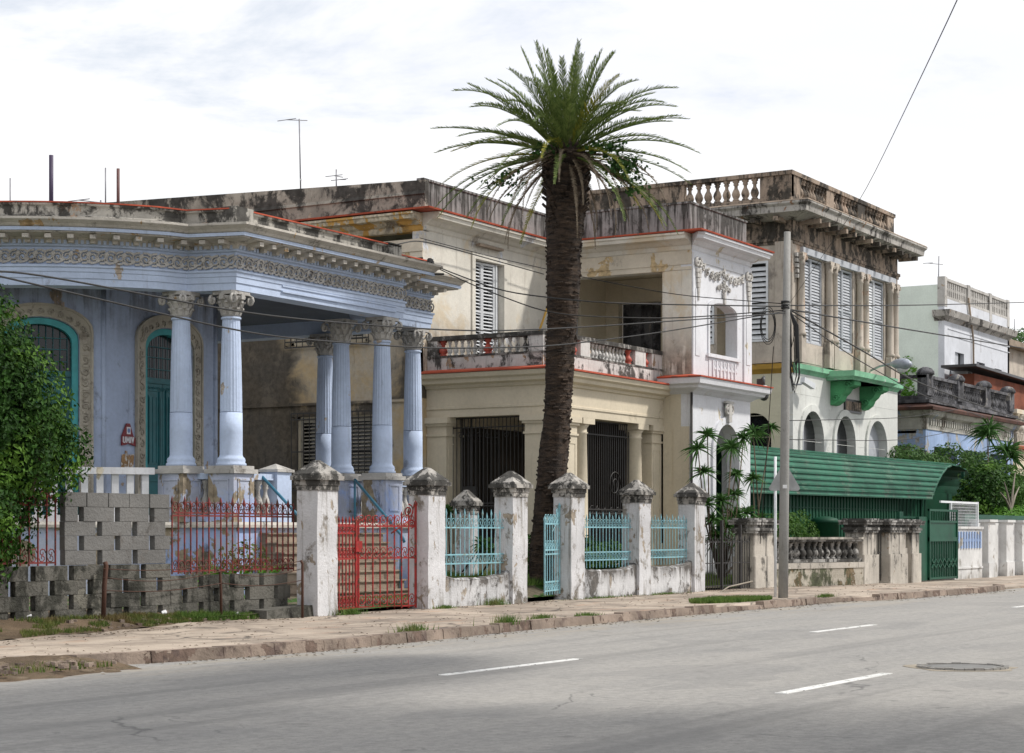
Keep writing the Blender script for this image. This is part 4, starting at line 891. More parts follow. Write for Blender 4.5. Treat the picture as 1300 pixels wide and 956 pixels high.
# upper storey
wn = [(57.5, 59.4), (60.45, 62.25), (63.6, 65.45)]
mb = MB(); mb.wall((HS, HT), (HR, HT), 6.9, 10.9, .4, [(a-HS, b-HS, 7.6, 10.42) for a, b in wn])
for a, b in wn: mb.box(a+.1, b-.1, HT-.02, HT-.001, 6.95, 7.5)
mb.build('upper_wall', 'stone', H3)
mb = MB(); mb.wall((HS, 38), (HS, HT+.401), 6.9, 10.9, .4, [(38-25.05, 38-23.85, 7.6, 10.2), (38-27.1, 38-25.75, 7.6, 10.2)]); mb.box(HS-.06, HS, HT, HT+.6, 6.9, 10.9); mb.box(HS-.06, HS, 25.2, 25.6, 6.9, 10.9); mb.build('upper_side_wall', 'stone', H3)
for i, (a, b) in enumerate(wn):
    h = (b-a)/2; w_ = MB(); louvres(w_, (a, HT+.1), (a+h-.01, HT+.1), 7.62, 10.4, .10, .11, 1.2, .06, 9.0)
    o = w_.build('louvred_window', 'shutter grey' if i < 2 else 'shutter white', H3)
    w_ = MB(); louvres(w_, (a+h+.01, HT+.1), (b, HT+.1), 7.62, 10.4, .10, .11, 1.2, .06, 9.0); w_.build('shutter', 'shutter grey', o)
    w_ = MB(); w_.box(a, b, HT+.3, HT+.32, 7.6, 10.42); w_.build('pane', 'dark glass', o)
w_ = MB(); louvres(w_, (HS+.05, 25.05), (HS+.05, 23.85), 7.6, 10.2, .17, .17, .95, .07); o = w_.build('louvred_window', 'shutter white', H3, 'side window with wide white louvres')
w_ = MB(); w_.box(HS+.3, HS+.32, 23.8, 25.1, 7.5, 10.3); w_.build('pane', 'iron', o)
w_ = MB(); louvres(w_, (HS+.05, 27.1), (HS+.05, 25.75), 7.6, 10.2, .17, .17, .95, .07); o = w_.build('louvred_window', 'shutter white', H3)
w_ = MB(); w_.box(HS+.3, HS+.32, 25.7, 27.15, 7.5, 10.3); w_.build('pane', 'iron', o)
mb = MB(); mb.box(57.4, HR-.5, HT-.12, HT-.001, 10.45, 10.66); mb.build('window_lintel', 'shutter grey', H3)
for x in (59.68, 60.16, 62.6, 63.2, 65.75, 66.3, 57.2):
    m_ = MB(); m_.box(x-.2, x+.2, HT-.22, HT-.02, 6.9, 7.75); m_.lathe(x, HT-.12, [(.17, 7.76), (.17, 7.85), (.13, 7.9), (.125, 9), (.11, 10.05), (.14, 10.08), (.12, 10.14), (.17, 10.38)], 12)
    m_.box(x-.19, x+.19, HT-.25, HT-.02, 10.38, 10.44)
    for q in (-1, 1): m_.tube(spiral(Vector((x+q*.13, HT-.25, 10.28)), ux*q, up, .08, 1.3, 9, pi/2, -1), .025, 4)
    m_.build('window_column', 'stone', H3)
mb = MB(); EP = [(HS, 38), (HS, HT), (HR, HT), (HR, 38)]
mb.sweep(EP, [(-.3, 10.7), (.04, 10.7), (.04, 10.78), (.08, 10.80), (.08, 10.9), (0, 10.92), (0, 11.5), (-.3, 11.5)]); mb.build('entablature', 'stone dark', H3)
mb = MB(); mb.sweep(EP, [(-.3, 11.45), (.15, 11.45), (.75, 11.6), (.77, 11.78), (.85, 11.86), (.85, 11.92), (-.3, 11.95)]); mb.build('cornice', 'stone cornice', H3)
mb = MB(); mb.sweep(EP, [(-.3, 11.951), (.86, 11.921), (.82, 11.97), (-.3, 12.02)]); mb.build('cornice_tile', 'step stone', H3)
parts_at('cornice_bracket', 'stone dark', H3, lambda m_: m_.obox((0, 0, 0), (.08, 0, 0), (0, .35, 0), (0, 0, .07)), [(p.x+n.x*.4, p.y+n.y*.4, 11.42, math.atan2(d.y, d.x)) for p, d, n in walk(EP[:3], .8, .3)])
mb = MB(); PP2 = [(HS+.1, 32), (HS+.1, HT+.1), (HR-.1, HT+.1), (HR-.1, 34)]
mb.sweep(PP2, [(-.25, 12.0), (0, 12.0), (0, 12.25), (-.25, 12.25)]); mb.sweep(PP2, [(-.28, 12.95), (.04, 12.95), (.05, 13.08), (-.28, 13.1)])
solid = [((HS+.1, 24.2), (HS+.1, HT+.1)), ((HS+.1, 32), (HS+.1, 26.9))]
for (a, b) in solid: mb.sweep([a, b], [(-.22, 12.25), (-.03, 12.25), (-.03, 12.95), (-.22, 12.95)])
for (a, b) in [(HS+.1, 57.7), (60.0, 60.7), (63.0, 63.7), (66.1, HR-.1)]: mb.box(a, b, HT+.1, HT+.36, 12.25, 12.96)
mb.build('roof_parapet', 'stone dark', H3)
baluster_parts(H3, 'stone dark', (HS+.22, 24.25), (HS+.22, 26.9), 12.25, 12.95, 8, .12)
for (a, b) in [(57.75, 60.0), (60.7, 63.0), (63.7, 66.1)]: baluster_parts(H3, 'stone dark', (a, HT+.22), (b, HT+.22), 12.25, 12.95, 8, .12)
for (a, b) in [(57.7, 60.0), (60.7, 63.0), (63.7, 66.1)]:
    mb = MB(); mb.box(a, b, HT+.30, HT+.34, 12.25, 12.95); mb.build('parapet_panel', 'stone dark', H3)
mb = MB(); mb.prism([(HS+.3, HT+.3), (HR-.3, HT+.3), (HR-.3, 38), (HS+.3, 38)], 11.6, 11.9); mb.build('roof', 'roof deck', H3)
for x, z in ((57.0, 10.0), (66.7, 9.9)):
    mb = MB(); 
    for i in range(5): mb.obox((x, HT-.06, z+.35-.17*i), (.13-.02*i, 0, 0), (0, .05, 0), (0, 0, .06))
    mb.build('pilaster_ornament', 'ornament', H3)
# ---------------------------------------------------------------- carport with barrel roof
t = thing('green_carport', 'long dark green carport of sheet metal under a ribbed barrel roof', 'carport', (56, 21.5, 0))
mb = MB(); rf = []; n_ = 15
sec = [(20.5, 2.52), (20.56, 2.72), (20.68, 2.95), (20.85, 3.2), (21.08, 3.45), (21.4, 3.68), (21.8, 3.8), (22.2, 3.82), (22.55, 3.7), (22.8, 3.45), (22.95, 3.1), (23.0, 2.75)]
sec = [(20.5+(y-20.5)*.6, z) for y, z in sec]; fine_sec = []
for (a, b) in zip(sec, sec[1:]):
    for k in range(3): fine_sec.append((a[0]+(b[0]-a[0])*k/3, a[1]+(b[1]-a[1])*k/3))
fine_sec.append(sec[-1])
vs = []; X0 = 47.6
for i, (y, z) in enumerate(fine_sec):
    X1 = 63.2+5.4*max(0, (y-20.5)/.9)**.9 if y < 21.4 else 68.6+4.8*(y-21.4)/.6
    r_ = .012 if i % 3 == 0 else 0.; nz = (z-2.4); l = math.hypot(y-21.3, nz); dy, dz = (y-21.3)/l*r_, nz/l*r_
    for m in range(13):
        x = X0+(X1-X0)*m/12; vs.append((x, y+dy, z+dz+.05*(x-X0)/12*(1)))
fs = [(i*13+m, i*13+m+1, (i+1)*13+m+1, (i+1)*13+m) for i in range(len(fine_sec)-1) for m in range(12)]
mb.add(vs, fs); ml = MB(); ml.add([(x, y*.998+.042, z-.03) for x, y, z in vs], fs); ml.build('roof_shade_sheet', 'green sheet', t)  # added darker copy of the roof inside; its colour carries the hood's shade
for i in range(2, len(fine_sec)-2, 2):
    y, z = fine_sec[i]; X1 = 63.1+5.4*max(0, (y-20.5)/.9)**.9 if y < 21.4 else 68.5+4.8*(y-21.4)/.6; nz = z-2.4; l = math.hypot(y-21.3, nz); q = .05
    mb.beam((X0, y+(y-21.3)/l*q, z+nz/l*q), (X1, y+(y-21.3)/l*q, z+nz/l*q+.05*(X1-X0)/12), .035, .045)
mb.build('barrel_roof', 'green metal', t)
mb = MB(); mb.box(48.5, 60.5, 20.82, 20.88, 0, 2.62); x = 48.5
while x < 60.5: mb.box(x, x+.09, 20.79, 20.82, 0, 2.6); x += .26
for z in (1.7, 2.15): mb.box(48.5, 60.5, 20.785, 20.79, z, z+.02)
mb.build('sheet_wall', 'green sheet', t)
mb = MB(); grille(mb, (60.5, 20.85), (63.5, 20.85), 1.5, 2.6, 8, .03, (0, .4, 1)); mb.box(60.5, 63.5, 20.83, 20.88, 0, 1.5); mb.build('window_frame', 'gate green', t)
mb = MB(); mb.box(48.5, 70, 21.93, 21.98, 0, 2.9); mb.build('back_wall', 'green sheet', t)
for x in (63.4, 69.8):
    mb = MB(); mb.box(x-.05, x+.05, 20.9 if x < 65 else 21.4, 21.0 if x < 65 else 21.5, 0, 2.7 if x < 65 else 3.7); mb.build('post', 'gate green', t)
mb = MB(); c = at(1047, 650, t=20.4); mb.lathe(c.x, c.y, [(.42, 0), (.42, 1.7), (.46, 1.72), (.36, 1.84), (.1, 1.9)], 20); single(mb, 'water_tank', 'green sheet', 'round dark green tank standing against the carport wall', 'tank')
# ---------------------------------------------------------------- low house with the grey balustrade and blue beams
LS, LT, LR = 73.2, 24., 85.6
H4 = thing('low_portico_house', 'old low house with faded blue porch beams and black weathered roof balustrade', 'house', (79, 26, 0))
LP = [(LS, 34), (LS, LT), (LR, LT), (LR, 34)]
mb = MB(); mb.sweep(LP, [(-.4, 4.9), (0, 4.9), (0, 5.55), (-.4, 5.55)]); mb.build('porch_beam', 'faded blue', H4)
mb = MB(); mb.sweep(LP, [(-.4, 5.551), (.04, 5.551), (.04, 6.0), (.2, 6.1), (.3, 6.3), (-.4, 6.3)]); x = LS+.3
while x < LR-.2: mb.box(x, x+.12, LT-.12, LT-.041, 5.72, 5.98); x += .3
mb.build('porch_frieze', 'old plaster', H4)
mb = MB(); mb.sweep(LP, [(-.4, 6.301), (.42, 6.301), (.45, 6.42), (-.1, 6.66), (-.4, 6.67)]); mb.build('cornice', 'old brick', H4)
mb = MB(); mb.sweep(LP, [(-.3, 6.6), (.2, 6.6), (.2, 6.72), (.0, 6.74), (.0, 6.9), (-.3, 6.9)]); mb.sweep(LP, [(-.28, 7.6), (.03, 7.6), (.03, 7.72), (-.28, 7.72)])
for x in (LS+.35, LS+4.4, LS+8.3, LR-.4): mb.box(x-.38, x+.38, LT-.08, LT+.34, 6.9, 7.74); mb.lathe(x, LT+.13, [(.36, 7.74), (.36, 7.85), (.26, 7.98), (.1, 8.05)], 10)
mb.build('roof_parapet', 'old grey', H4)
baluster_parts(H4, 'old grey', (LS+.8, LT+.13), (LR-.8, LT+.13), 6.9, 7.6, 42, .1, 6); baluster_parts(H4, 'old grey', (LS+.13, 25), (LS+.13, 33), 6.9, 7.6, 22, .12, 6)
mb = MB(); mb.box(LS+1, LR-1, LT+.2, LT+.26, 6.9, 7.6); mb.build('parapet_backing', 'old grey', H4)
for x in (LS+.5, LS+4.4, LS+8.3, LR-.5):
    mb = MB(); mb.box(x-.28, x+.28, LT+.05, LT+.5, 0, 4.5); mb.box(x-.4, x+.4, LT-.02, LT+.6, 4.5, 4.7); mb.box(x-.55, x+.55, LT-.0, LT+.6, 4.7, 4.9); mb.build('porch_pillar', 'faded blue', H4)
mb = MB(); mb.wall((LS, 27.5), (LR, 27.5), 0, 6.3, .3, [(1.5, 3, 1, 4), (5, 6.5, 1, 4), (9, 10.5, 1, 4)]); mb.box(LS, LR, 24.4, 27.5, 5.4, 5.5); mb.box(LS, LR, LT, 34, 6.3, 6.5); mb.box(LS, LS+.3, 27.5, 34, 0, 6.3); mb.build('wall', 'old plaster', H4)
# ---------------------------------------------------------------- white house behind
WS, WT, WR = 88.2, 28., 99.2
z5 = lambda x, y: at(x, y, t=WT).z
H5 = thing('white_house', 'plain white two storey house with balustraded roof behind the low portico house', 'house', (93, 30, 0))
mb = MB(); mb.wall((WS, 45), (WS, WT+.3), 0, 13.3, .3); mb.build('side_wall', 'mint wall', H5)
mb = MB(); ops = [(1.7, 3.1, 8.2, 10.6), (6.3, 7.7, 9.0, 10.4), (10.0-.6, 10.6, 9.0, 10.2)]
mb.wall((WS, WT), (WR, WT), 0, 12.645, .3, [(1.65, 3.1, 6.6, 10.2), (5.2, 6.6, 8.0, 10.0), (8.3, 9.6, 8.2, 9.9)])
for z in (11.2, 10.9): mb.box(WS+.5, WR, WT-.03, WT-.001, z, z+.04)
mb.build('front_wall', 'far white', H5)
for a, b, z0, z1 in [(1.65, 3.1, 6.6, 10.2), (5.2, 6.6, 8.0, 10.0), (8.3, 9.6, 8.2, 9.9)]:
    m_ = MB(); m_.box(WS+a, WS+a+(b-a)*.55, WT+.1, WT+.14, z0, z1); o = m_.build('window', 'shutter grey', H5); m_ = MB(); m_.box(WS+a, WS+b, WT+.2, WT+.22, z0, z1); m_.build('pane', 'dark glass', o)
mb = MB(); mb.sweep([(WS, WT+.5), (WS, WT), (WR, WT), (WR, 40)], [(-.2, 11.55), (0, 11.55), (.1, 11.7), (.3, 11.75), (.38, 12.05), (-.2, 12.1)]); mb.build('cornice', 'stone cornice', H5)
mb = MB(); WP = [(WS, WT+.15), (WR, WT+.15)]
mb.box(WS, WR, WT, WT+.3, 13.0, 13.12); mb.box(WS, WR, WT+.02, WT+.3, 13.85, 13.98)
for x in (WS-.02, WS+3.7, WS+7.4, WR-.4): mb.box(x, x+.4, WT-.02, WT+.34, 12.6, 14.02)
x = WS+.5
while x < WR-.4: mb.box(x, x+.14, WT+.06, WT+.22, 13.12, 13.85); mb.box(x-.06, x+.2, WT+.07, WT+.21, 13.42, 13.55); x += .3
mb.box(WS+.1, WR, WT+.2, WT+.25, 13.1, 13.9)
mb.v = [(x, y, z-.35) for x, y, z in mb.v]
mb.build('roof_parapet', 'ornament', H5)
mb = MB(); mb.box(WS+.2, WR-.1, WT+.2, 45, 12.2, 12.5); mb.box(WR-.3, WR, WT, 45, 0, 12.7); mb.build('roof', 'roof deck', H5)
mb = MB(); mb.tube([(WS+3.5, WT-.1, 13.0), (WS+4.3, WT-.1, 11), (WS+4.4, WT-.1, 8)], .05, 5); mb.build('drain_pipe', 'step stone', H5)
# rust red extension beside it
t = thing('red_annex', 'rust red boarded rooftop annex with a flat dark roof before the white house', 'annex', (98, 27, 0))
q = at(1237, 470, t=26.5); q2 = at(1310, 480, t=26.5)
mb = MB(); mb.box(q.x, q2.x+6, 26.5, 27.7, 0, 8.95); mb.build('wall', 'brick red', t)
mb = MB(); mb.hexa([(q.x-1.0, 26.1, 9.2), (q2.x+6, 26.1, 9.0), (q2.x+6, 27.8, 9.0), (q.x-1.0, 27.8, 9.2)], [(q.x-1.0, 26.1, 9.32), (q2.x+6, 26.1, 9.12), (q2.x+6, 27.8, 9.12), (q.x-1.0, 27.8, 9.32)]); mb.build('roof', 'plaque', t)
mb = MB(); c = at(1228, 482, t=27.3); mb.box(c.x-.45, c.x+.45, 27.2, 27.95, c.z-.55, c.z+.55); t2 = thing('air_conditioner', 'small white window air conditioner beside the red annex', 'air conditioner', tuple(c)); mb.build('case', 'white metal', t2)
mb = MB(); mb.box(c.x-.25, c.x+.25, 27.18, 27.2, c.z-.4, c.z+.35); mb.build('vent', 'plaque', t2)
# beige house at the right edge
BS = 86.4
H6 = thing('beige_house', 'beige house with a chunky roof balustrade at the right edge of the photo', 'house', (92, 25, 0))
mb = MB(); mb.wall((BS, 24.2), (104, 24.2), 0, 5.3, .3, [(1.0, 4.2, .9, 4.1), (6, 9, .9, 4.1)]); mb.box(BS, BS+.3, 24.5, 27, 0, 5.3)
for z in (4.4, 4.8): mb.box(BS, 104, 24.17, 24.199, z, z+.05)
mb.build('wall', 'cream', H6)
mb = MB(); mb.box(BS, 104, 25.4, 25.5, 0, 5.2); mb.build('porch_shadow_wall', 'plaque', H6).name = 'back_wall'  # near-black sheet that paints in the shadow at the back of the porch
mb = MB(); mb.box(BS-.2, 104, 23.9, 24.6, 5.3, 5.42); mb.build('cornice_edge', 'red tile', H6)
mb = MB(); mb.box(BS-.1, 104, 24.0, 24.5, 5.43, 5.95); o = mb.build('balustrade_base', 'cream upper', H6); mb = MB(); mb.box(BS-.1, 104, 24.0, 24.4, 6.9, 7.1); mb.build('balustrade_rail', 'cream upper', H6); baluster_parts(H6, 'cream upper', (BS, 24.2), (104, 24.2), 5.95, 6.9, 26, .19)
# background roofs and trees beyond
mb = MB(); c = at(1275, 440, t=34); mb.box(c.x-3, c.x+14, 34, 42, 0, c.z); t = thing('distant_house', 'distant brown roofed house glimpsed at the right edge above the annex', 'house', (c.x, 36, 0)); mb.build('wall', 'stone', t)
mb = MB(); mb.box(c.x-3.6, c.x+14.6, 33.4, 42.6, c.z+.0, c.z+.4); mb.build('roof', 'step stone', t)
# ---------------------------------------------------------------- front fence: white gate posts
FY = 17.7
def post(x, lab, h=2.24, w=.54, dep=.40, y=FY, lean=0.):
    t = thing('gate_post', lab, 'post', (x+w/2, y+dep/2, 0), 'white gate posts with pyramid caps')
    m_ = MB(); rdp = random.Random(int(x*10)); N = 9
    # slightly uneven hand plastered shaft
    ring = lambda z, o: [(x+rdp.uniform(-o, o), y+rdp.uniform(-o, o)), (x+w+rdp.uniform(-o, o), y+rdp.uniform(-o, o)), (x+w+rdp.uniform(-o, o), y+dep+rdp.uniform(-o, o)), (x+rdp.uniform(-o, o), y+dep+rdp.uniform(-o, o))]
    prev = ring(-.1, .012); z = -.1
    for i in range(N):
        z2 = -.1+(h+.1)*(i+1)/N; nx = ring(z2, .008)
        m_.hexa([(a, b, z) for a, b in prev], [(a, b, z2) for a, b in nx]); prev = nx; z = z2
    m_.build('shaft', 'post white', t)
    m_ = MB(); e = .05
    for (o, z0, z1) in [(.02, h-.16, h-.08), (.035, h-.079, h), (.085, h+.001, h+.07), (.06, h+.071, h+.10)]: m_.box(x-o, x+w+o, y-o, y+dep+o, z0, z1, .015)
    o = .05; b_ = [(x-o, y-o), (x+w+o, y-o), (x+w+o, y+dep+o), (x-o, y+dep+o)]; zc = h+.101; cx, cy = x+w/2, y+dep/2
    ap = .035
    top = [(cx-ap, cy-ap), (cx+ap, cy-ap), (cx+ap, cy+ap), (cx-ap, cy+ap)]
    m_.hexa([(a, b, zc) for a, b in b_], [(a, b, zc+.22) for a, b in top])
    m_.build('cap', 'post cap', t); return t
post(24.03, 'white gate post left of the red gate, nearest and tallest in the photo', 2.24)
post(27.22, 'white gate post between the red gate and the light blue railing', 2.22)
post(30.08, 'white gate post left of the palm trunk', 2.24)
post(32.33, 'white gate post behind the open light blue gate leaf', 2.27)
post(35.28, 'white gate post in the middle of the right pair of blue railings', 2.2)
post(38.0, 'white gate post with clean pale cap at the right end of the blue railings', 2.2)
q = at(596, 613, t=20.0); post(q.x-.2, 'small mossy topped post in the garden behind the blue railing', 1.95, .36, .32, 19.9)
def lowwall(x0, x1, z, lab, seed):
    rdw = random.Random(seed); m_ = MB(); n_ = 14; P = []
    for i in range(n_+1):
        k = i/n_; e = min(k, 1-k)*(x1-x0); zz = z+.12*math.exp(-e*5)+rdw.uniform(-.012, .012); P.append((x0+(x1-x0)*k, zz))
    for (a, za), (b, zb) in zip(P, P[1:]):
        m_.hexa([(a, 17.76, -.1), (b, 17.76, -.1), (b, 18.06, -.1), (a, 18.06, -.1)], [(a, 17.77, za-.03), (b, 17.77, zb-.03), (b, 18.05, zb-.03), (a, 18.05, za-.03)])
        m_.hexa([(a, 17.765, za-.031), (b, 17.765, zb-.031), (b, 18.055, zb-.031), (a, 18.055, za-.031)], [(a, 17.81, za), (b, 17.81, zb), (b, 18.01, zb), (a, 18.01, za)])
    o = single(m_, 'low_wall', 'low wall', lab, 'wall', 'low white walls under the blue railings'); return o
lowwall(27.76, 30.08, .60, 'low white wall under the light blue railing beside the red gate', 1)
lowwall(32.87, 35.28, .66, 'low white wall under the light blue railing right of the blue gate', 2)
lowwall(35.82, 38.0, .68, 'low white wall with a round hole at its right foot', 3)
def iron_panel(p0, p1, z0, z1, step, r, rails, scrolls, spear=.12, lean=0.):
    """wrought iron: bars with spear tips, flat rails, pairs of C scrolls between the bars at the given heights"""
    m_ = MB(); p0 = Vector((p0[0], p0[1], 0)); p1 = Vector((p1[0], p1[1], 0)); L = (p1-p0).length; d = (p1-p0)/L; n_ = max(2, round(L/step)); st = L/n_; nr = Vector((d.y, -d.x, 0))
    for i in range(n_+1):
        p = p0+d*st*i; zt = z1+(.0 if i % 2 == 0 else -.06)
        m_.tube([p+up*z0, p+up*(zt-spear)], r, 5, False)
        m_.tube([p+up*(zt-spear-.01), p+up*(zt-spear*.65), p+up*zt], [r*.9, r*1.9, .002], 5, False)
    for z in rails: m_.obox(p0+d*L/2+up*z, d*L/2, nr*.006, up*.012)
    for z in scrolls:
        for i in range(n_):
            c = p0+d*st*(i+.5)
            for q in (-1, 1):
                m_.tube(spiral(c+up*(z+.035*q), d*q, up, st*.40, 1.1, 8, 0, q), r*.62, 4)
    return m_
G2 = 'light blue wrought iron railing panels'
o = single(iron_panel((27.8, 17.9), (30.1, 17.9), .64, 1.84, .15, .0095, (.86, 1.50, 1.02), (.93, 1.58), .13), 'fence_railing', 'blue iron', 'light blue iron railing between the red gate post and the post by the palm', 'railing', G2)
single(iron_panel((32.9, 17.9), (35.3, 17.9), .70, 1.84, .14, .0095, (.86, 1.02, 1.52), (.93, 1.60), .13), 'fence_railing', 'blue iron', 'light blue iron railing directly right of the blue gate', 'railing', G2)
single(iron_panel((35.85, 17.9), (38.0, 17.9), .72, 1.82, .14, .0095, (.88, 1.04, 1.52), (.95, 1.60), .13), 'fence_railing', 'blue iron', 'rightmost light blue iron railing before the pale capped post', 'railing', G2)
# blue gate leaf, swung a little outwards
def leaf(hx, hy, tx, ty, z0, z1, step, r, mat, lab, cat, group, rails, scr, bigs=True, name='gate_leaf', curve=.25):
    m_ = MB(); a = Vector((hx, hy, 0)); b = Vector((tx, ty, 0)); L = (b-a).length; d = (b-a)/L; n_ = round(L/step); nr = Vector((d.y, -d.x, 0))
    t = thing(name, lab, cat, (hx, hy, z0), group)
    for i in range(n_+1):
        k = i/n_; p = a+d*L*k; zt = z1-(curve*min(1, k*2.2)**.6 if i else -.02)
        rr = r*1.7 if i in (0, n_) else r
        m_.tube([p+up*z0, p+up*(zt-.10)], rr, 5, False); m_.tube([p+up*(zt-.11), p+up*(zt-.06), p+up*zt], [rr, rr*1.6, .003], 5, False)
    m_.build('bars', mat, t)
    m_ = MB()
    for z in rails: m_.obox(a+d*L/2+up*z, d*L/2, nr*.008, up*.014)
    m_.build('rails', mat, t)
    m_ = MB(); st = L/n_
    for z in scr:
        for i in range(n_):
            c = a+d*st*(i+.5)
            for q in (-1, 1): m_.tube(spiral(c+up*(z+.03*q), d*q, up, st*.4, 1.15, 8, 0, q), r*.65, 4)
    if bigs: 
        m_.tube(spiral(a+d*.16+up*(z1-.17), d, up, .12, 1.7, 18, pi/2, 1), r*.9, 5); m_.tube(spiral(a+d*.10+up*(z1-.38), d, up, .085, 1.5, 14, -pi/2, -1), r*.8, 5)
        m_.tube([a+d*.02+up*(z1-.02), a+d*.1+up*(z1-.3), a+d*.3+up*(z1-.42), a+d*.55+up*(z1-.55)], r*.9, 5)
    m_.build('scrolls', mat, t); return t
leaf(32.3, 17.95, 31.2, 17.66, .22, 1.98, .19, .011, 'blue iron', 'light blue wrought iron gate leaf standing ajar before the palm trunk', 'gate', None, (.30, .47, 1.0, 1.08, 1.58), (.38, 1.17, 1.67))
GR = 'two leaves of the red gate'
r1 = leaf(27.17, 17.93, 25.93, 18.26, .12, 1.95, .155, .014, 'red iron', 'right leaf of the red gate with a large corner scroll', 'gate', GR, (.16, .98, 1.52), (.28, 1.08, 1.62))
r2 = leaf(24.63, 17.93, 25.86, 18.25, .12, 1.70, .155, .014, 'red iron', 'left leaf of the red gate carrying the square lock plate', 'gate', GR, (.16, .98, 1.40, 1.52), (.28, 1.08, 1.47), False, curve=.02)
mb = MB(); mb.obox((25.86, 18.2, 1.18), (.13, .03, 0), (-.004, .012, 0), (0, 0, .09)); mb.obox((25.80, 18.22, .9), (.02, .005, 0), (-.003, .012, 0), (0, 0, .72)); mb.build('lock_plate', 'red iron', r2)
# fence railing above the block wall
single(iron_panel((21.28, 18.3), (24.2, 18.3), .80, 1.95, .14, .0135, (.84, 1.70, 1.66), (.92, 1.78), .14), 'fence_railing', 'red old iron', 'rusty red iron railing on the block wall between bare blocks and tall post', 'railing', 'rusty red railings on the block wall')
single(iron_panel((16.6, 18.45), (19.0, 18.4), .96, 2.0, .16, .0135, (1.0, 1.78), (1.1, 1.88), .14), 'fence_railing', 'red old iron', 'rusty red iron railing half hidden behind the big green bush', 'railing', 'rusty red railings on the block wall')
# block wall
def blocks(mb, x0, x1, z0, rows, y, rnd, gaps=True, solid_top=False, th=.10):
    for r_ in range(rows):
        z = z0+.2*r_; gap = gaps and not (solid_top and r_ == rows-1); x = x0
        off = (r_ % 2)*.36
        x = x0-(off if gap else 0)
        while x < x1:
            l = .61 if gap else .42; a = max(x0, x); b = min(x1, x+l-.004)
            if b-a > .06:
                dy = rnd.uniform(-.008, .008); yy = y+.05*(24-a)/5
                mb.box(a, b, yy+dy, yy+dy+th, z+.003, z+.197, .004)
                mb.box(a+.004, b-.004, yy+dy+.006, yy+dy+th-.006, z-.002, z+.003)
            x += .72 if gap else .425
t = thing('block_wall', 'grey concrete block wall with square gaps, bare newer blocks on mossy old ones', 'wall', (21, 18.3, 0))
mb = MB(); blocks(mb, 16.0, 21.22, .16, 4, 18.24, rd, True); mb.box(16, 24.05, 18.22, 18.42, -.1, .16); blocks(mb, 21.22, 24.05, .18, 3, 18.24, rd, True); mb.build('old_blocks', 'block old', t)
mb = MB(); blocks(mb, 19.07, 21.2, .965, 5, 18.24, rd, True, True); mb.build('new_blocks', 'block new', t)
mb = MB(); mb.hexa([(22.9, 17.82, -.05), (24.02, 17.75, -.05), (24.02, 18.2, -.05), (22.9, 18.2, -.05)], [(22.95, 17.86, .22), (24.02, 17.79, .27), (24.02, 18.2, .27), (22.95, 18.2, .22)]); single(mb, 'footing_block', 'block old', 'low worn concrete footing beside the foot of the tall gate post', 'block')
# rusty wire posts in the dirt
G3 = 'rusty posts with sagging wire'
for (px, py, zt, lab, ln) in [(131, 797, 1.0, 'leftmost thick rusty wire post in the dirt verge', .06), (281, 786, .86, 'middle bent rusty wire post in the dirt verge', -.03), (384, 770, .98, 'thin rusty wire post standing against the tall gate post', 0)]:
    p = at(px, 677, t=18.12 if px < 380 else 17.66); mb = MB(); z0 = verge_z(p.x, p.y) if px < 380 else .1
    r_ = .035 if px < 200 else .022; mb.tube([(p.x, p.y, z0-.1), (p.x+ln*.4, p.y, z0+.45), (p.x+ln, p.y, zt-.05), (p.x+ln*1.3-.02, p.y+.02, zt)], r_, 6); single(mb, 'wire_post', 'rust', lab, 'post', G3)
pa, pb, pc = at(131, 722, t=18.1), at(281, 715, t=18.1), at(384, 712, t=17.7)
mb = MB()
for z_, sg in ((0, .1), (-.12, .16), (-.3, .1)):
    for a, b in ((pa, pb), (pb, pc)): mb.tube([a.lerp(b, k/8)+Vector((0, 0, z_-sg*math.sin(pi*k/8)*.6)) for k in range(9)], .006, 4)
single(mb, 'barbed_wire', 'rust', 'rusty sagging wire strung between the short posts', 'wire')
# dark iron gate between the last white post and the stone pier
mb = iron_panel((38.85, 17.85), (41.25, 17.8), .12, 1.35, .13, .012, (.2, .72, 1.2), ()); mb.box(39.7, 39.76, 17.8, 17.86, .1, 1.7); mb.box(40.75, 40.8, 17.8, 17.86, .1, 1.6)
single(mb, 'garden_gate', 'iron', 'low dark iron gate between the last white post and the broad stone pier', 'gate')
mb = MB(); mb.box(38.56, 38.75, 17.8, 18.1, 0, 1.0); single(mb, 'stub_post', 'post white', 'short white stub post beside the low dark iron gate', 'post')
# stone balustrade fence
def pier2(x0, x1, y, zt, lab, capz=.34):
    t = thing('fence_pier', lab, 'pier', ((x0+x1)/2, y+.25, 0), 'weathered stone fence piers')
    m_ = MB(); m_.box(x0, x1, y, y+.5, -.1, zt-capz, .02); m_.box(x0-.05, x1+.05, y-.05, y+.55, -.1, .85, .02); m_.build('shaft', 'stone fence', t)
    m_ = MB()
    for o_, a, b in [(.04, 0, .06), (.07, .061, .13), (.02, .131, .2), (.12, .201, .27), (.14, .271, .32), (.06, .321, .36)]: m_.box(x0-o_, x1+o_, y-o_, y+.5+o_, zt-capz+a, zt-capz+b, .02)
    m_.build('cap', 'rail mould', t); return t
pier2(41.35, 42.55, 17.72, 1.74, 'broad weathered stone pier partly behind the concrete pole')
y2 = 16.75
A_ = lambda px: at(px, 677, t=y2).x
pier2(A_(1096), A_(1113), y2, 1.84, 'stone pier at the right end of the balustrade', .42)
pier2(A_(1129), A_(1150), y2, 1.84, 'stone pier right of the narrow dark gate', .42)
pier2(A_(1157), A_(1167), y2+.0, 1.8, 'slim stone pier beside the solid green gate', .38)
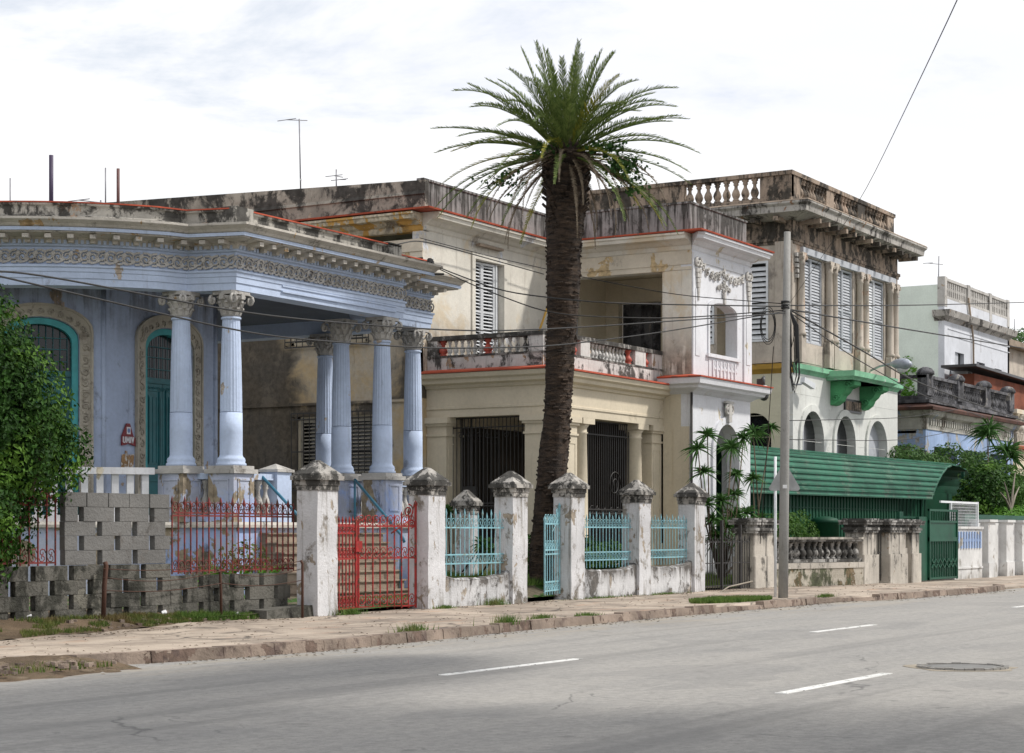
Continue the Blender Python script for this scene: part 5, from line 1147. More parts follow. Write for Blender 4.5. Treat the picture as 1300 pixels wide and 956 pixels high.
mb = MB(); mb.box(A_(1150), A_(1157), y2+.1, y2+.35, 0, 1.0); mb.box(A_(1150), A_(1157), y2+.15, y2+.3, 1.45, 1.6); single(mb, 'infill_wall', 'stone fence', 'short stained infill wall with an opening between the two right piers', 'wall')
mb = iron_panel((A_(1113)+.1, y2+.2), (A_(1129)-.1, y2+.2), .15, 1.62, .16, .016, (.3, .9, 1.45), ()); single(mb, 'narrow_gate', 'iron', 'narrow dark iron gate between two stone piers', 'gate')
t = thing('stone_balustrade', 'weathered stone balustrade fence on a crumbling mossy base right of the pole', 'balustrade', (44, 17.3, 0))
a = Vector((42.5, 17.85, 0)); b = Vector((A_(1096)-.0, y2+.15, 0)); dv = (b-a).normalized(); nv = Vector((dv.y, -dv.x, 0))
mb = MB(); mb.beam(a+up*.22, b+up*.22, .36, .62); mb.build('base', 'stone fence base', t)
mb = MB(); mb.beam(a+up*.60, b+up*.60, .40, .14); mb.build('base_course', 'stone fence', t)
mb = MB(); mb.beam(a+up*.72, b+up*.72, .30, .08); mb.beam(a+up*1.22, b+up*1.22, .34, .05); mb.build('moulding', 'rail mould', t)
mb = MB(); mb.beam(a+up*1.275, b+up*1.275, .42, .055); mb.build('top_rail', 'stone fence', t)
L = (b-a).length; n_ = 15
baluster_parts(t, 'rail mould', a, b, .76, 1.2, n_, .085, 10)
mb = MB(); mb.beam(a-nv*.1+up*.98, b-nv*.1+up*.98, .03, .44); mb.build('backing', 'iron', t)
# green gate, two parts
gx0, gx1, gx2 = A_(1169), A_(1180), A_(1216)
t = thing('green_gate', 'solid green sheet metal gate with zigzag bars on its lower half', 'gate', (gx1, y2, 0))
mb = MB(); mb.box(gx0, gx1-.03, y2+.05, y2+.15, .08, 1.86); mb.box(gx0-.3, gx0, y2+.5, y2+.6, 0, 2.0); mb.build('side_panel', 'gate green', t)
mb = MB(); mb.box(gx1, gx2, y2+.03, y2+.07, 1.25, 1.72); mb.box(gx1, gx2, y2+.06, y2+.09, .15, 1.25)
for z in (.13, 1.2, 1.26, 1.73, 2.05): mb.box(gx1, gx2, y2-.0, y2+.06, z-.03, z+.03)
for x in (gx1, gx2-.06): mb.box(x, x+.06, y2-.01, y2+.05, .08, 2.08)
n_ = 12
for i in range(n_): x = gx1+.1+(gx2-gx1-.2)*i/(n_-1); mb.box(x-.014, x+.014, y2+.01, y2+.04, .15, 1.22); mb.box(x-.012, x+.012, y2+.01, y2+.03, 1.73, 2.03)
mb.build('leaf', 'gate green', t)
mb = MB()
for s_ in (0, 1):
    for k in range(6):
        xa = gx1+.15+(gx2-gx1-.3)*k/6; xb = gx1+.15+(gx2-gx1-.3)*(k+1)/6; za, zb = (.42, .68) if (k+s_) % 2 else (.68, .42)
        mb.beam((xa, y2-.01, za+.08*0), (xb, y2-.01, zb), .02, .035)
mb.build('zigzag', 'gate green', t)
# white wall and pillars at the right
t = thing('white_fence_wall', 'low white wall with shallow lattice panel right of the green gate', 'wall', (gx2+1, y2+.2, 0))
wx = A_(1251); mb = MB(); mb.box(gx2+.02, wx, y2+.1, y2+.4, -.1, 1.52); mb.box(gx2+.02, wx, y2+.05, y2+.45, 1.53, 1.60); mb.box(gx2+.02, wx, y2+.07, y2+.1, .35, .40); mb.build('wall', 'garden white', t)
mb = MB()
for i in range(9): x = gx2+.3+i*.27; mb.box(x, x+.1, y2+.06, y2+.099, .95, 1.45); mb.box(x-.06, x+.16, y2+.075, y2+.099, 1.15, 1.23)
mb.build('lattice', 'faded blue', t)
mb = MB(); mb.box(gx2+.02, gx2+.08, y2+.2, y2+.26, 1.6, 2.3); mb.box(wx-.1, wx-.03, y2+.2, y2+.27, 0, 2.35); mb.box(gx2-.9, wx-.03, y2+.21, y2+.26, 2.28, 2.34)
o = mb.build('mesh_frame', 'white metal', t)
mb = MB()
for i in range(24): x = gx2+.1+(wx-gx2-.2)*i/23; mb.box(x, x+.008, y2+.22, y2+.228, 1.6, 2.28)
for i in range(8): z = 1.65+i*.085; mb.box(gx2+.1, wx-.1, y2+.225, y2+.232, z, z+.008)
mb.build('wire_mesh', 'white metal', o)
t = thing('pillared_wall', 'white pillared garden wall at the right edge of the pavement', 'wall', (wx+3, y2+.2, 0))
mb = MB(); mb.box(wx, wx+14, y2+.2, y2+.45, -.1, 1.72)
mb.build('wall', 'garden white', t)
for px in (1254, 1277, 1297, 1316):
    mb = MB(); x = A_(px); mb.box(x, x+.75, y2-.02, y2+.5, -.1, 1.74); mb.box(x-.06, x+.81, y2-.08, y2+.56, 1.741, 1.82); mb.box(x-.05, x+.80, y2-.06, y2+.54, -.1, .5); mb.build('pillar', 'garden white', t)
mb = MB(); mb.box(wx-.1, wx+14, y2+.6, y2+.7, 0, 1.98); mb.build('back_fence', 'gate green', t)
# ---------------------------------------------------------------- pole, signs, lamp, cameras
PL = at(994, 766, t=14.5); PL.z = 0
t = thing('utility_pole', 'tall grey concrete utility pole at the kerb carrying the overhead cables', 'pole', tuple(PL))
lean = Vector((.045, -.075, 0))
mb = MB(); mb.tube([PL+up*(-.1), PL+lean*.3+up*2.2, PL+lean*.6+up*4.6, PL+lean+up*7.42], [.10, .094, .083, .066], 14); mb.build('shaft', 'concrete pole', t)
mb = MB()
for z in (5.95, 5.9, 6.02): mb.lathe(PL.x+.02, PL.y-.045, [(.09, z-.02), (.09, z+.02)], 12)
mb.build('collar', 'cable', t)
mb = MB(); rdc = random.Random(9); X = Vector((CB, -CA, 0))
for i in range(9):
    o_ = X*rdc.uniform(.12, .32); z0_ = 5.9; z1_ = rdc.uniform(4.2, 5.2)
    mb.tube([PL+X*.12+up*z0_, PL+o_+up*(z0_-.35), PL+o_*1.1+up*(z1_+.3), PL+o_*.8+up*z1_, PL+X*.14+up*(z1_+.35)], rdc.uniform(.008, .02), 5)
mb.build('cable_coil', 'cable', t)
mb = MB(); cc_ = []
for k in range(3):
    cc_ = [PL-X*.30+up*5.55+X*math.cos(a)*.13*(1+.1*k)+up*math.sin(a)*(.28+.05*k) for a in [2*pi*i/18 for i in range(19)]]
    mb.tube(cc_, .008, 4)
mb.build('cable_coil', 'cable', t)
mb = MB(); mb.obox(PL-Vector((CA, CB, 0))*.098+up*2.33+lean*.3, X*.045, Vector((CA, CB, 0))*.004, up*.035); mb.build('number_tag', 'white', t)
sp = PL+Vector((.45, .18, 0)); D_ = Vector((CA, CB, 0))
t = thing('warning_sign', 'grey triangular road sign seen from behind, mounted behind the concrete pole', 'sign', tuple(sp))
sp2 = sp-X*.16
mb = MB(); mb.tube([sp2-up*.1, sp2+up*2.95], .03, 8); mb.build('post', 'white metal', t)
mb = MB(); tri = []; c = sp+up*2.46+X*.02-D_*.04; rr_ = .30
for k in range(3):
    a0 = pi/2+2*pi*k/3; v = Vector((math.cos(a0), math.sin(a0)))*rr_
    for j in range(5):
        a = a0-pi/3+2*pi/3*j/4; tri.append((v.x+math.cos(a)*.05, v.y+math.sin(a)*.05))
tri = [c+X*a+up*b for a, b in tri]; n_ = len(tri); mb.add([p-D_*.008 for p in tri]+[p+D_*.008 for p in tri], [tuple(range(n_)), tuple(range(2*n_-1, n_-1, -1))]+[(i, n_+i, n_+(i+1) % n_, (i+1) % n_) for i in range(n_)])
mb.build('plate', 'sign back', t)
la, lb = at(1104, 471, t=22.95), at(1131, 462, t=21.2)
t = thing('street_lamp', 'grey teardrop street lamp on a thin arm over the mint balcony', 'street lamp', tuple(la))
mb = MB(); mb.tube([la, la.lerp(lb, .5)+up*.05, lb], .04, 6); mb.build('arm', 'lamp grey', t)
lc = at(1155, 464, t=20.2); mb = MB(); pts_ = [lb.lerp(lc, k/8) for k in range(9)]; mb.tube(pts_, [.07, .12, .17, .22, .25, .26, .24, .18, .06], 12); mb.v = [(x, y, lb.z+(z-lb.z)*.75) for x, y, z in mb.v]; mb.build('head', 'lamp grey', t)
mb = MB(); c = lb.lerp(lc, .62)-up*.15; mb.lathe(c.x, c.y, [(.2, c.z+.02), (.19, c.z-.02), (.1, c.z-.09), (.02, c.z-.11)], 14); mb.build('lens', 'shutter white', t)
c = at(970, 500, t=20.1); t = thing('security_camera', 'white dome security camera on a black hook at the tower cornice', 'camera', tuple(c))
mb = MB(); mb.tube([c+Vector((.12, .1, .3)), c+Vector((.1, .1, .42)), c+Vector((0, 0, .46)), c+Vector((-.09, -.02, .38)), c+Vector((-.1, -.04, .2))], .035, 6); mb.box(c.x+.08, c.x+.2, c.y+.05, c.y+.25, c.z+.2, c.z+.42); mb.build('bracket', 'plaque', t)
mb = MB(); mb.lathe(c.x-.1, c.y-.04, [(.06, c.z+.22), (.13, c.z+.18), (.15, c.z+.0), (.15, c.z-.04)], 14); mb.build('housing', 'white metal', t)
mb = MB(); mb.lathe(c.x-.1, c.y-.04, [(.135, c.z-.045), (.12, c.z-.12), (.07, c.z-.18), (.01, c.z-.2)], 14); mb.build('dome', 'plaque', t)
c = at(1024, 487, t=22.7); t = thing('security_camera', 'pale box security camera on the white arcade wall below the mint band', 'camera', tuple(c))
mb = MB(); mb.beam(c+Vector((-.35, 0, .1)), c+Vector((.3, -.1, -.08)), .16, .18); mb.build('housing', 'shutter white', t); mb = MB(); mb.tube([c+Vector((-.4, .3, -.05)), c+Vector((-.4, .05, -.05)), c+Vector((-.2, 0, .02))], .03, 5); mb.build('bracket', 'shutter grey', t)
# ---------------------------------------------------------------- overhead cables
def cable(pts, r, lab, group='overhead cables'):
    m_ = MB(); P = []
    for a, b in zip(pts, pts[1:]):
        for k in range(8): P.append(a.lerp(b, k/8))
    P.append(pts[-1])
    Q = P[:]
    for _ in range(6): Q = [Q[0]]+[(Q[i-1]+Q[i]*2+Q[i+1])/4 for i in range(1, len(Q)-1)]+[Q[-1]]
    m_.tube(Q, r, 5); return single(m_, 'cable', 'cable', lab, 'cable', group)
PT = PL+lean*.8; D0 = 37.75
cable([at(-60, 345, t=14), at(28, 362-18, t=14), at(330, 402, t=14.2), at(620, 424, t=14.4), PT+up*5.8], .011, 'upper thin cable running left from the pole across the blue porch')
cable([at(-60, 337, t=14), at(100, 374, t=14), at(330, 427, t=14.2), at(545, 443, t=14.3), at(700, 440, t=14.4), at(840, 422, t=14.5), PT+up*5.84], .011, 'lowest sagging cable crossing the blue columns and cream house')
hb = at(548, 333, t=21.2)
cable([hb, at(560, 341, t=20.5), at(640, 371, t=18.5), at(760, 385, t=16), PT+up*5.93], .013, 'thick cable from the blue roof corner to the pole, passing behind the palm')
cable([hb+Vector((0, 0, -.06)), at(600, 362, t=19.5), at(700, 400, t=17.5), at(850, 405, t=16), PT+up*5.86], .012, 'second cable from the blue roof corner, sagging lower before the pole')
cable([at(533, 302, t=24.3), at(620, 325, t=21.5), at(740, 352, t=18.5), at(860, 375, t=16.5), PT+up*5.98], .009, 'thin cable from the cream wall corner to the pole')
cable([at(505, 310, t=22), at(533, 304, t=24.2), at(690, 348, t=24.1)], .014, 'short cable stapled round the upper cream wall corner')
cable([PT+up*5.95, at(1150, 388, t=15.5), at(1330, 383, t=20)], .014, 'top cable running right from the pole towards the white house')
cable([PT+up*5.88, at(1150, 418, t=15.5), at(1330, 447, t=18)], .018, 'middle thick cable running right from the pole')
cable([PT+up*5.9, at(1100, 448, t=15), at(1160, 485, t=16), at(1330, 545, t=19)], .018, 'steep thick cable descending right past the street lamp')
cable([PT+up*5.86, at(1080, 452, t=15), at(1165, 500, t=16), at(1250, 530, t=18)], .012, 'thin cable descending right just below the thick pair')
cable([at(1000, 534, t=14.6), at(1150, 531, t=18), at(1235, 516, t=22)], .009, 'thin cable crossing the white arcade wall to the low portico house')
cable([at(1000, 558, t=14.6), at(1150, 560, t=17), at(1255, 538, t=21)], .009, 'lowest thin cable crossing the arcade heads')
cable([at(999, 390, t=14.5), at(1095, 252, t=10.2), at(1222, -12, t=4.0), at(1300, -200, t=2.6)], .0045, 'thin cable rising steeply from the pole top out of the picture')
cable([at(965, 690, t=17.6), at(972, 600, t=16.8), at(982, 440, t=15.0)], .009, 'thin stay wire coming down left of the pole', None)
mb = MB(); c = hb; 
for k in range(5): mb.obox(c+Vector((-.1+.06*k, .02*k, .03*(k % 2))), (.03, 0, 0), (0, .03, 0), (0, 0, .05))
single(mb, 'cable_clamp', 'cable', 'tangle of black cable clamps on the blue roof corner', 'clamp')
mb = MB(); mb.tube([at(541, 348, t=21), at(563, 348, t=20.4)], .022, 6); single(mb, 'bracket_rod', 'cable', 'short black rod sticking out of the blue cornice', 'rod')
# ---------------------------------------------------------------- aerials on the roofs
def mast(px, y0, y1, t_, r, mat, lab, arms=(), cat='antenna', name='antenna', slant=0):
    a = at(px, y0, t=t_); b = at(px+slant, y1, t=t_); m_ = MB(); m_.tube([a, b], r, 6)
    for (yy, dx0, dx1, dy) in arms:
        p = at(px+dx0, yy, t=t_); q = at(px+dx1, yy+dy, t=t_); m_.tube([p, q], r*.6, 5)
        m_.tube([p+Vector((0, -.3, 0)), p+Vector((0, .3, 0))], r*.5, 4)
    return single(m_, name, mat, lab, cat)
mast(13, 300, 226, 27, .014, 'antenna', 'thin pale mast at the far left of the blue roof')
mast(65, 280, 197, 27, .045, 'purple pole', 'thick dark purple pipe standing on the blue roof', cat='pipe', name='roof_pipe')
mast(134, 278, 213, 27, .016, 'antenna', 'thin grey mast left of the reddish roof pipe')
mast(150, 278, 214, 27, .035, 'red pole', 'short reddish roof pipe behind the blue parapet', cat='pipe', name='roof_pipe')
mast(128, 262, 254, 27.5, .02, 'antenna', 'small toppled aerial lying behind the blue parapet', [(254, -28, 6, 4)])
mast(382, 260, 151, 30, .02, 'antenna', 'tall television aerial with a crossbar on the cream roof', [(152, -18, 8, 1)], slant=-2)
mast(427, 250, 215, 32, .022, 'antenna', 'small aerial with two short arms on the cream roof', [(223, -3, 8, 2), (228, 4, 12, 0)])
mast(1191, 380, 325, 36, .035, 'antenna', 'cross shaped television aerial on the white house roof', [(334, -13, 6, 2)], slant=1)
mast(1235, 385, 365, 34, .03, 'antenna', 'low aerial tilted behind the white house balustrade', [(365, -28, 4, 5)])
mast(1288, 430, 405, 40, .03, 'antenna', 'short thin aerial right of the white house')
# ---------------------------------------------------------------- plants
def clump_pts(blobs, n, seed, shell=.35):
    """leaf positions in the outer part of overlapping ellipsoids; uneven density gives gaps and clumps"""
    r_ = random.Random(seed); P = []; N = []; tot = sum(b[3]*b[4]+b[3]*b[5]+b[4]*b[5] for b in blobs)
    for b in blobs:
        k = int(n*(b[3]*b[4]+b[3]*b[5]+b[4]*b[5])/tot); c = Vector(b[:3]); i = 0
        while i < k:
            v = Vector((r_.gauss(0, 1), r_.gauss(0, 1), r_.gauss(0, 1))).normalized()
            q = 1-shell*abs(r_.gauss(0, .6)); bump = 1+.16*mn.noise(v*2.3+c)+.10*mn.noise(v*6+c*2)
            p = Vector((c.x+v.x*b[3]*q*bump, c.y+v.y*b[4]*q*bump, c.z+v.z*b[5]*q*bump))
            if mn.noise(p*3.2) < -.25 and r_.random() < .6: continue
            if p.z < .12: p.z = .12+r_.random()*.2
            P.append(p); N.append(v); i += 1
    return P, N
def bush(name, lab, cat, blobs, n, size, mat, seed, stem=True, group=None, asp=.5, dense=.35, stemmat='twig', nst=7):
    base = Vector((sum(b[0] for b in blobs)/len(blobs), sum(b[1] for b in blobs)/len(blobs), 0))
    t = thing(name, lab, cat, tuple(base), group)
    P, N = clump_pts(blobs, n, seed, dense); m_ = MB(); m_.leaves(P, size, asp, seed, .4, N); m_.build('foliage', mat, t)
    if stem:
        r_ = random.Random(seed); m_ = MB()
        for i in range(nst):
            b = blobs[i % len(blobs)]; e = Vector((b[0]+r_.uniform(-.5, .5)*b[3], b[1]+r_.uniform(-.5, .5)*b[4], b[2]+r_.uniform(0, .5)*b[5]))
            s_ = base+Vector((r_.uniform(-.3, .3), r_.uniform(-.2, .2), 0)); mid = s_.lerp(e, .5)+Vector((r_.uniform(-.2, .2), r_.uniform(-.2, .2), .1)); m_.tube([s_, mid, e], [.05, .035, .012], 6)
        m_.build('stems', stemmat, t)
    return t
# big leafy bush at the left edge
bl = [(17.7, 19.2, 3.8, 1.3, 1.2, 1.1), (18.2, 18.95, 3.1, 1.35, 1.1, 1.1), (18.55, 18.75, 2.45, 1.25, .9, .85), (17.1, 19.3, 2.6, 1.4, 1.2, 2.4), (17.1, 18.5, 1.5, 1.25, .8, 1.0), (18.45, 18.95, 3.6, .7, .65, .55), (16.75, 18.65, .9, 1.3, .8, .9), (17.75, 18.75, 1.75, 1.15, .75, .85), (18.05, 19.1, 4.3, .6, .5, .45), (18.9, 18.75, 2.7, .65, .55, .55)]
bush('large_bush', 'tall dense green leafy bush filling the left edge of the photo', 'bush', bl, 115000, .041, 'bush leaf', 11, dense=.8, nst=16)
# inner dark core so that the wall does not shine through: more leaves deep inside
# low plants
c = at(1010, 672, t=19.2)
bush('round_shrub', 'rounded clipped green shrub behind the stone balustrade and pole', 'shrub', [(c.x-.8, 19.3, 1.15, .95, .7, .85), (c.x+.5, 19.4, 1.15, .9, .6, .9)], 5000, .05, 'hedge leaf', 12)
bush('garden_bush', 'low dark green bush behind the middle blue railing', 'bush', [(36.2, 19.6, .85, .8, .5, .5), (34.8, 19.6, .9, .9, .5, .65), (37.8, 19.8, .8, .7, .5, .45)], 6500, .055, 'bush leaf', 13)
bush('fern_clump', 'yellow green spiky clump behind the red railing beside the tall post', 'plant', [(24.6, 19.6, .9, .6, .35, .45)], 300, .05, 'weed', 14, False)
# trees and hedge on the right
G4 = 'shrubs in front of the low portico house'
def at2(px, py, t_): return at(px, py, t=t_)
for (px, py, t_, rx, rz, n, mat, lab) in [
    (1150, 594, 22.6, 1.5, .85, 4500, 'far leaf', 'shrub just right of the white arcade, above the carport roof'),
    (1180, 600, 22.9, 1.6, .75, 4500, 'far leaf', 'shrub in front of the first blue porch pillar'),
    (1222, 622, 23.3, 1.9, 1.0, 7000, 'bright leaf', 'bright green rounded shrub rising behind the end of the carport roof'),
    (1252, 640, 20.0, 1.5, 1.5, 8500, 'bush leaf', 'large dark green shrub right of the green gate'),
    (1268, 630, 20.3, 1.7, 1.3, 8500, 'hedge leaf', 'dark dense shrub under the dracaena heads at the right'),
    (1240, 600, 22.9, 1.6, .9, 4500, 'far leaf', 'loose shrub under the second blue beam bay'),
    (1205, 592, 23.2, 1.3, .95, 2000, 'far leaf', 'thin twiggy shrub before the second porch pillar'),
    (1283, 662, 19.2, 2.2, .6, 4200, 'bright leaf', 'low hedge above the pillared white wall'),
    (1302, 640, 21.5, 1.6, 1.5, 5500, 'far leaf', 'leafy shrub at the far right edge')]:
    p = at2(px, py, t_); bush('shrub', lab, 'shrub', [(p.x, p.y, p.z, rx, 1.0, rz), (p.x+.7*rx, p.y+.4, p.z-.4, rx*.7, .8, rz*.75), (p.x-.6*rx, p.y+.2, p.z-.5, rx*.7, .8, rz*.7)], n, .085, mat, int(px), group=G4, stemmat='twig')
p = at2(1290, 440, 46); bush('distant_tree', 'distant green tree behind the white house at the right edge', 'tree', [(p.x+2, p.y, p.z-1.5, 6, 3, 3.2), (p.x+9, p.y, p.z-2.5, 6, 3, 3)], 6000, .25, 'far leaf', 77)
p = at2(1153, 462, 30); bush('distant_tree', 'small yellow green tree glimpsed between the shuttered house and white house', 'tree', [(p.x, p.y, p.z-1.2, 1.2, 1, 1.8)], 1500, .14, 'bright leaf', 78)
# spiky dracaena
def tuft(mb, c, r, n, rnd, d0=Vector((0, 0, 1)), w=.018, seg=4, droop=.35):
    for i in range(n):
        v = Vector((rnd.gauss(0, 1), rnd.gauss(0, 1), rnd.gauss(.35, .8)))+d0*.5; v.normalize()
        l = r*rnd.uniform(.65, 1.1); sd = v.cross(Vector((rnd.uniform(-1, 1), rnd.uniform(-1, 1), rnd.uniform(-1, 1)))).normalized(); pts = []
        for k in range(seg+1):
            q = k/seg; pts.append(c+v*l*q-up*droop*l*q*q)
        vs = []
        for k, p in enumerate(pts): ww = w*(1-(k/seg)**1.6)*(.6+.9*min(1, k/seg*3)); vs += [p-sd*ww, p+sd*ww]
        mb.add(vs, [(2*k, 2*k+1, 2*k+3, 2*k+2) for k in range(seg)])
def dracaena(lab, base, tufts, seed, r=.42, n=70, stem='twig', group='spiky leaved dracaenas', w=.018):
    rnd = random.Random(seed); t = thing('dracaena', lab, 'plant', tuple(base), group); L_ = MB(); S_ = MB()
    for (p, rr) in tufts:
        rr *= 1.2; tuft(L_, p, rr, n, rnd, w=w, droop=.5); mid = base.lerp(p, .5)+Vector((rnd.uniform(-.15, .15), rnd.uniform(-.15, .15), -.1)); S_.tube([base+Vector((rnd.uniform(-.06, .06), 0, 0)), mid, p], [.03, .02, .014], 6)
    L_.build('leaves', 'spiky leaf', t); S_.build('stems', stem, t)
bs = at2(915, 690, 18.9); bs.z = .2
dracaena('tall many headed dracaena with curved stems in front of the white tower arch', bs, [(at2(x, y, 18.9), r_) for x, y, r_ in [(898, 553, .42), (886, 570, .42), (929, 568, .44), (944, 556, .36), (893, 600, .4), (934, 602, .3), (916, 637, .44), (932, 628, .36), (932, 655, .46), (905, 660, .35), (922, 668, .5), (944, 672, .45), (910, 682, .42), (898, 640, .4)]], 1)
bs = at2(957, 700, 19.2); bs.z = .2
dracaena('slender dracaena left of the stone pier under the cream side wall', bs, [(at2(x, y, 19.2), r_) for x, y, r_ in [(956, 549, .44), (979, 543, .3), (956, 607, .32), (948, 652, .45), (965, 660, .4), (955, 676, .45), (940, 684, .4)]], 2)
bs = at2(1252, 640, 21); bs.z = .3
dracaena('tall dracaena with one big head before the low portico house beam', bs, [(at2(1256, 545, 21.2), .95), (at2(1253, 553, 21.2), .8)], 3, n=60, w=.035)
bs = at2(1282, 640, 21); bs.z = .3
dracaena('dracaena with a dark drooping head right of the blue beams', bs, [(at2(1279, 572, 20.8), .95), (at2(1284, 580, 20.8), .8)], 4, n=60, w=.035)
# bare branched shrub stem at right
mb = MB(); b0_ = at2(1283, 655, 19.0); b0_.z = .5
for e in [(1275, 612), (1289, 600), (1294, 618), (1270, 625)]: mb.tube([b0_, at2(1283, 648, 19.0), at2((1283+e[0])/2, (642+e[1])/2, 19), at2(e[0], e[1], 19)], [.07, .06, .04, .015], 6)
single(mb, 'bare_stem', 'pale twig', 'pale bare forked stem rising from the hedge at the right', 'plant')
# plants behind the porch rail and along the yard
bs = at2(585, 655, 20.4); bs.z = .3
dracaena('low spiky plant behind the left blue railing', bs, [(at2(568, 650, 20.4), .32), (at2(630, 700, 19.2), .35), (at2(612, 692, 19.4), .35)], 5)
mb = MB(); rnd = random.Random(21); c = Vector((24.2, 19.6, .5))
for k in range(4): tuft(mb, c+Vector((rnd.uniform(-.4, .9), rnd.uniform(-.1, .3), 0)), .75, 26, rnd, Vector((0, 0, 2)), .022, 4, .25)
single(mb, 'sword_leaf_plant', 'bright leaf', 'upright sword leaved plant behind the red railing next to the tall post', 'plant')
# ---------------------------------------------------------------- grass
def grass(name, lab, area, n, h, mat, seed, zf=None):
    rnd = random.Random(seed); m_ = MB()
    for i in range(n):
        x, y = area(rnd); z = zf(x, y) if zf else .1; hh = h*rnd.uniform(.4, 1.2); a = rnd.uniform(0, 2*pi); w = .006+.006*rnd.random(); lx, ly = rnd.uniform(-.5, .5)*hh, rnd.uniform(-.5, .5)*hh
        m_.add([(x-math.cos(a)*w, y-math.sin(a)*w, z-.02), (x+math.cos(a)*w, y+math.sin(a)*w, z-.02), (x+lx, y+ly, z+hh)], [(0, 1, 2)])
    return m_.build(name, mat, None, lab, 'stuff', 'grass')
def ell(cx, cy, rx, ry):
    def f(r):
        while True:
            a, b = r.uniform(-1, 1), r.uniform(-1, 1)
            if a*a+b*b < 1*(.75+.3*mn.noise(Vector((a*2, b*2, cx)))): return cx+a*rx, cy+b*ry
    return f
ga = at(908, 772, d=37.3); grass('grass', 'bright green grass patch on the pavement left of the pole', ell(33.3, 14.75, 1.6, .6), 12000, .085, 'grass blade', 31, walk_z)
def verge_area(r):
    while True:
        x = r.uniform(12, 24); y = fence_t(x)+.05+r.random()*(18.2-fence_t(x))
        if mn.noise(Vector((x*1.1, y*2.2, 4))) > -.05: return x, y
grass('weeds', 'sparse weeds and dry grass on the dirt verge below the block wall', verge_area, 16000, .06, 'weed', 32, verge_z)
grass('weeds', 'greener weeds along the verge edge by the tall post', ell(22.3, 18.1, 1.5, .16), 3500, .09, 'grass blade', 33, verge_z)
grass('weeds', 'scrubby weeds on the bare dirt corner at the lower left', lambda r: (r.uniform(9, 14.6), r.uniform(13.3, 14.0)), 1500, .05, 'weed', 34, lambda x, y: .06)
def yard_area(r): return (r.uniform(31.2, 34.5), r.uniform(18.3, 20.6))
grass('grass', 'green lawn tufts around the foot of the palm', yard_area, 9000, .14, 'grass blade', 35, yard_z)
grass('grass', 'green lawn behind the dark iron gate', lambda r: (r.uniform(38.5, 44), r.uniform(18.3, 20.2)), 9000, .16, 'grass blade', 36, yard_z)
rnd = random.Random(40)
tufts = [(24.75, 17.6, 'weed tuft at the foot of the red gate', .1), (20.6, 13.62, 'small weed tuft growing from the kerb joint', .12), (23.2, 13.75, 'bright weed tuft on the kerb below the blue railing', .13), (24.6, 13.95, 'flat weed tuft on the kerb right of the bright one', .09), (26.0, 13.95, 'weed tuft in the broken kerb gap', .07), (29.3, 17.6, 'dark weed growing at the base of the low wall', .13), (36.6, 14.1, 'thin weeds in the broken pavement right of the pole', .07), (36.3, 17.66, 'weeds along the foot of the rightmost low wall', .05), (33.6, 17.66, 'weeds along the foot of the middle low wall', .05), (27.6, 17.6, 'weeds at the foot of the post beside the red gate', .06)]
for x, y, lab, h in tufts:
    m_ = MB()
    for i in range(300):
        a = rnd.gauss(0, .13 if 'along' not in lab else .6)*rnd.choice((.5, 1, 1.7)); b = rnd.gauss(0, .06); hh = h*rnd.uniform(.4, 1.3); w = .007; ang = rnd.uniform(0, pi)
        m_.add([(x+a-math.cos(ang)*w, y+b-math.sin(ang)*w, .1), (x+a+math.cos(ang)*w, y+b+math.sin(ang)*w, .1), (x+a+rnd.uniform(-.5, .5)*hh, y+b+rnd.uniform(-.5, .5)*hh, .1+hh)], [(0, 1, 2)])
    single(m_, 'weed_tuft', 'grass blade', lab, 'weed', 'weed tufts on the pavement')
# litter, rubble
mb = MB(); rnd = random.Random(8)
for i in range(170):
    x = rnd.uniform(18.8, 23.6) if i % 3 else rnd.uniform(12, 14.6); y = fence_t(x)+abs(rnd.gauss(0, .3)) if i % 3 else rnd.uniform(13.1, 13.9); s_ = rnd.uniform(.01, .045); z = verge_z(x, y) if i % 3 else .07
    a = rnd.uniform(0, pi); mb.obox((x, y, z+s_*.3), (s_*math.cos(a), s_*math.sin(a), 0), (-s_*.7*math.sin(a), s_*.7*math.cos(a), 0), (0, 0, s_*.5))
mb.build('rubble', 'kerb stone', None, 'small stones and rubble scattered over the dirt verge', 'stuff', 'rubble')
for (x, y, lab) in [(21.0, 18.2, 'small white litter scrap beside the left wire post'), (22.6, 18.15, 'bluish litter scrap near the middle wire post'), (18.4, 18.3, 'white litter scrap in the dirt near the bush')]:
    mb = MB(); z = verge_z(x, y)+.03; mb.add([(x-.05, y, z), (x+.04, y-.02, z+.01), (x+.06, y+.03, z+.05), (x-.02, y+.04, z+.03)], [(0, 1, 2, 3)]); mb.add([(x-.05, y, z-.01), (x+.04, y-.02, z), (x+.06, y+.03, z+.04), (x-.02, y+.04, z+.02)], [(3, 2, 1, 0)]); single(mb, 'litter', 'litter', lab, 'litter')
# fallen branch by the dark gate
mb = MB(); mb.tube([at(888, 770, t=17.0), at(925, 745, t=17.2), at(955, 738, t=17.3)], .018, 5); mb.tube([at(915, 752, t=17.2), at(948, 748, t=17.0)], .012, 5); single(mb, 'fallen_branch', 'pale twig', 'dry fallen branch lying against the stone pier by the dark gate', 'branch')
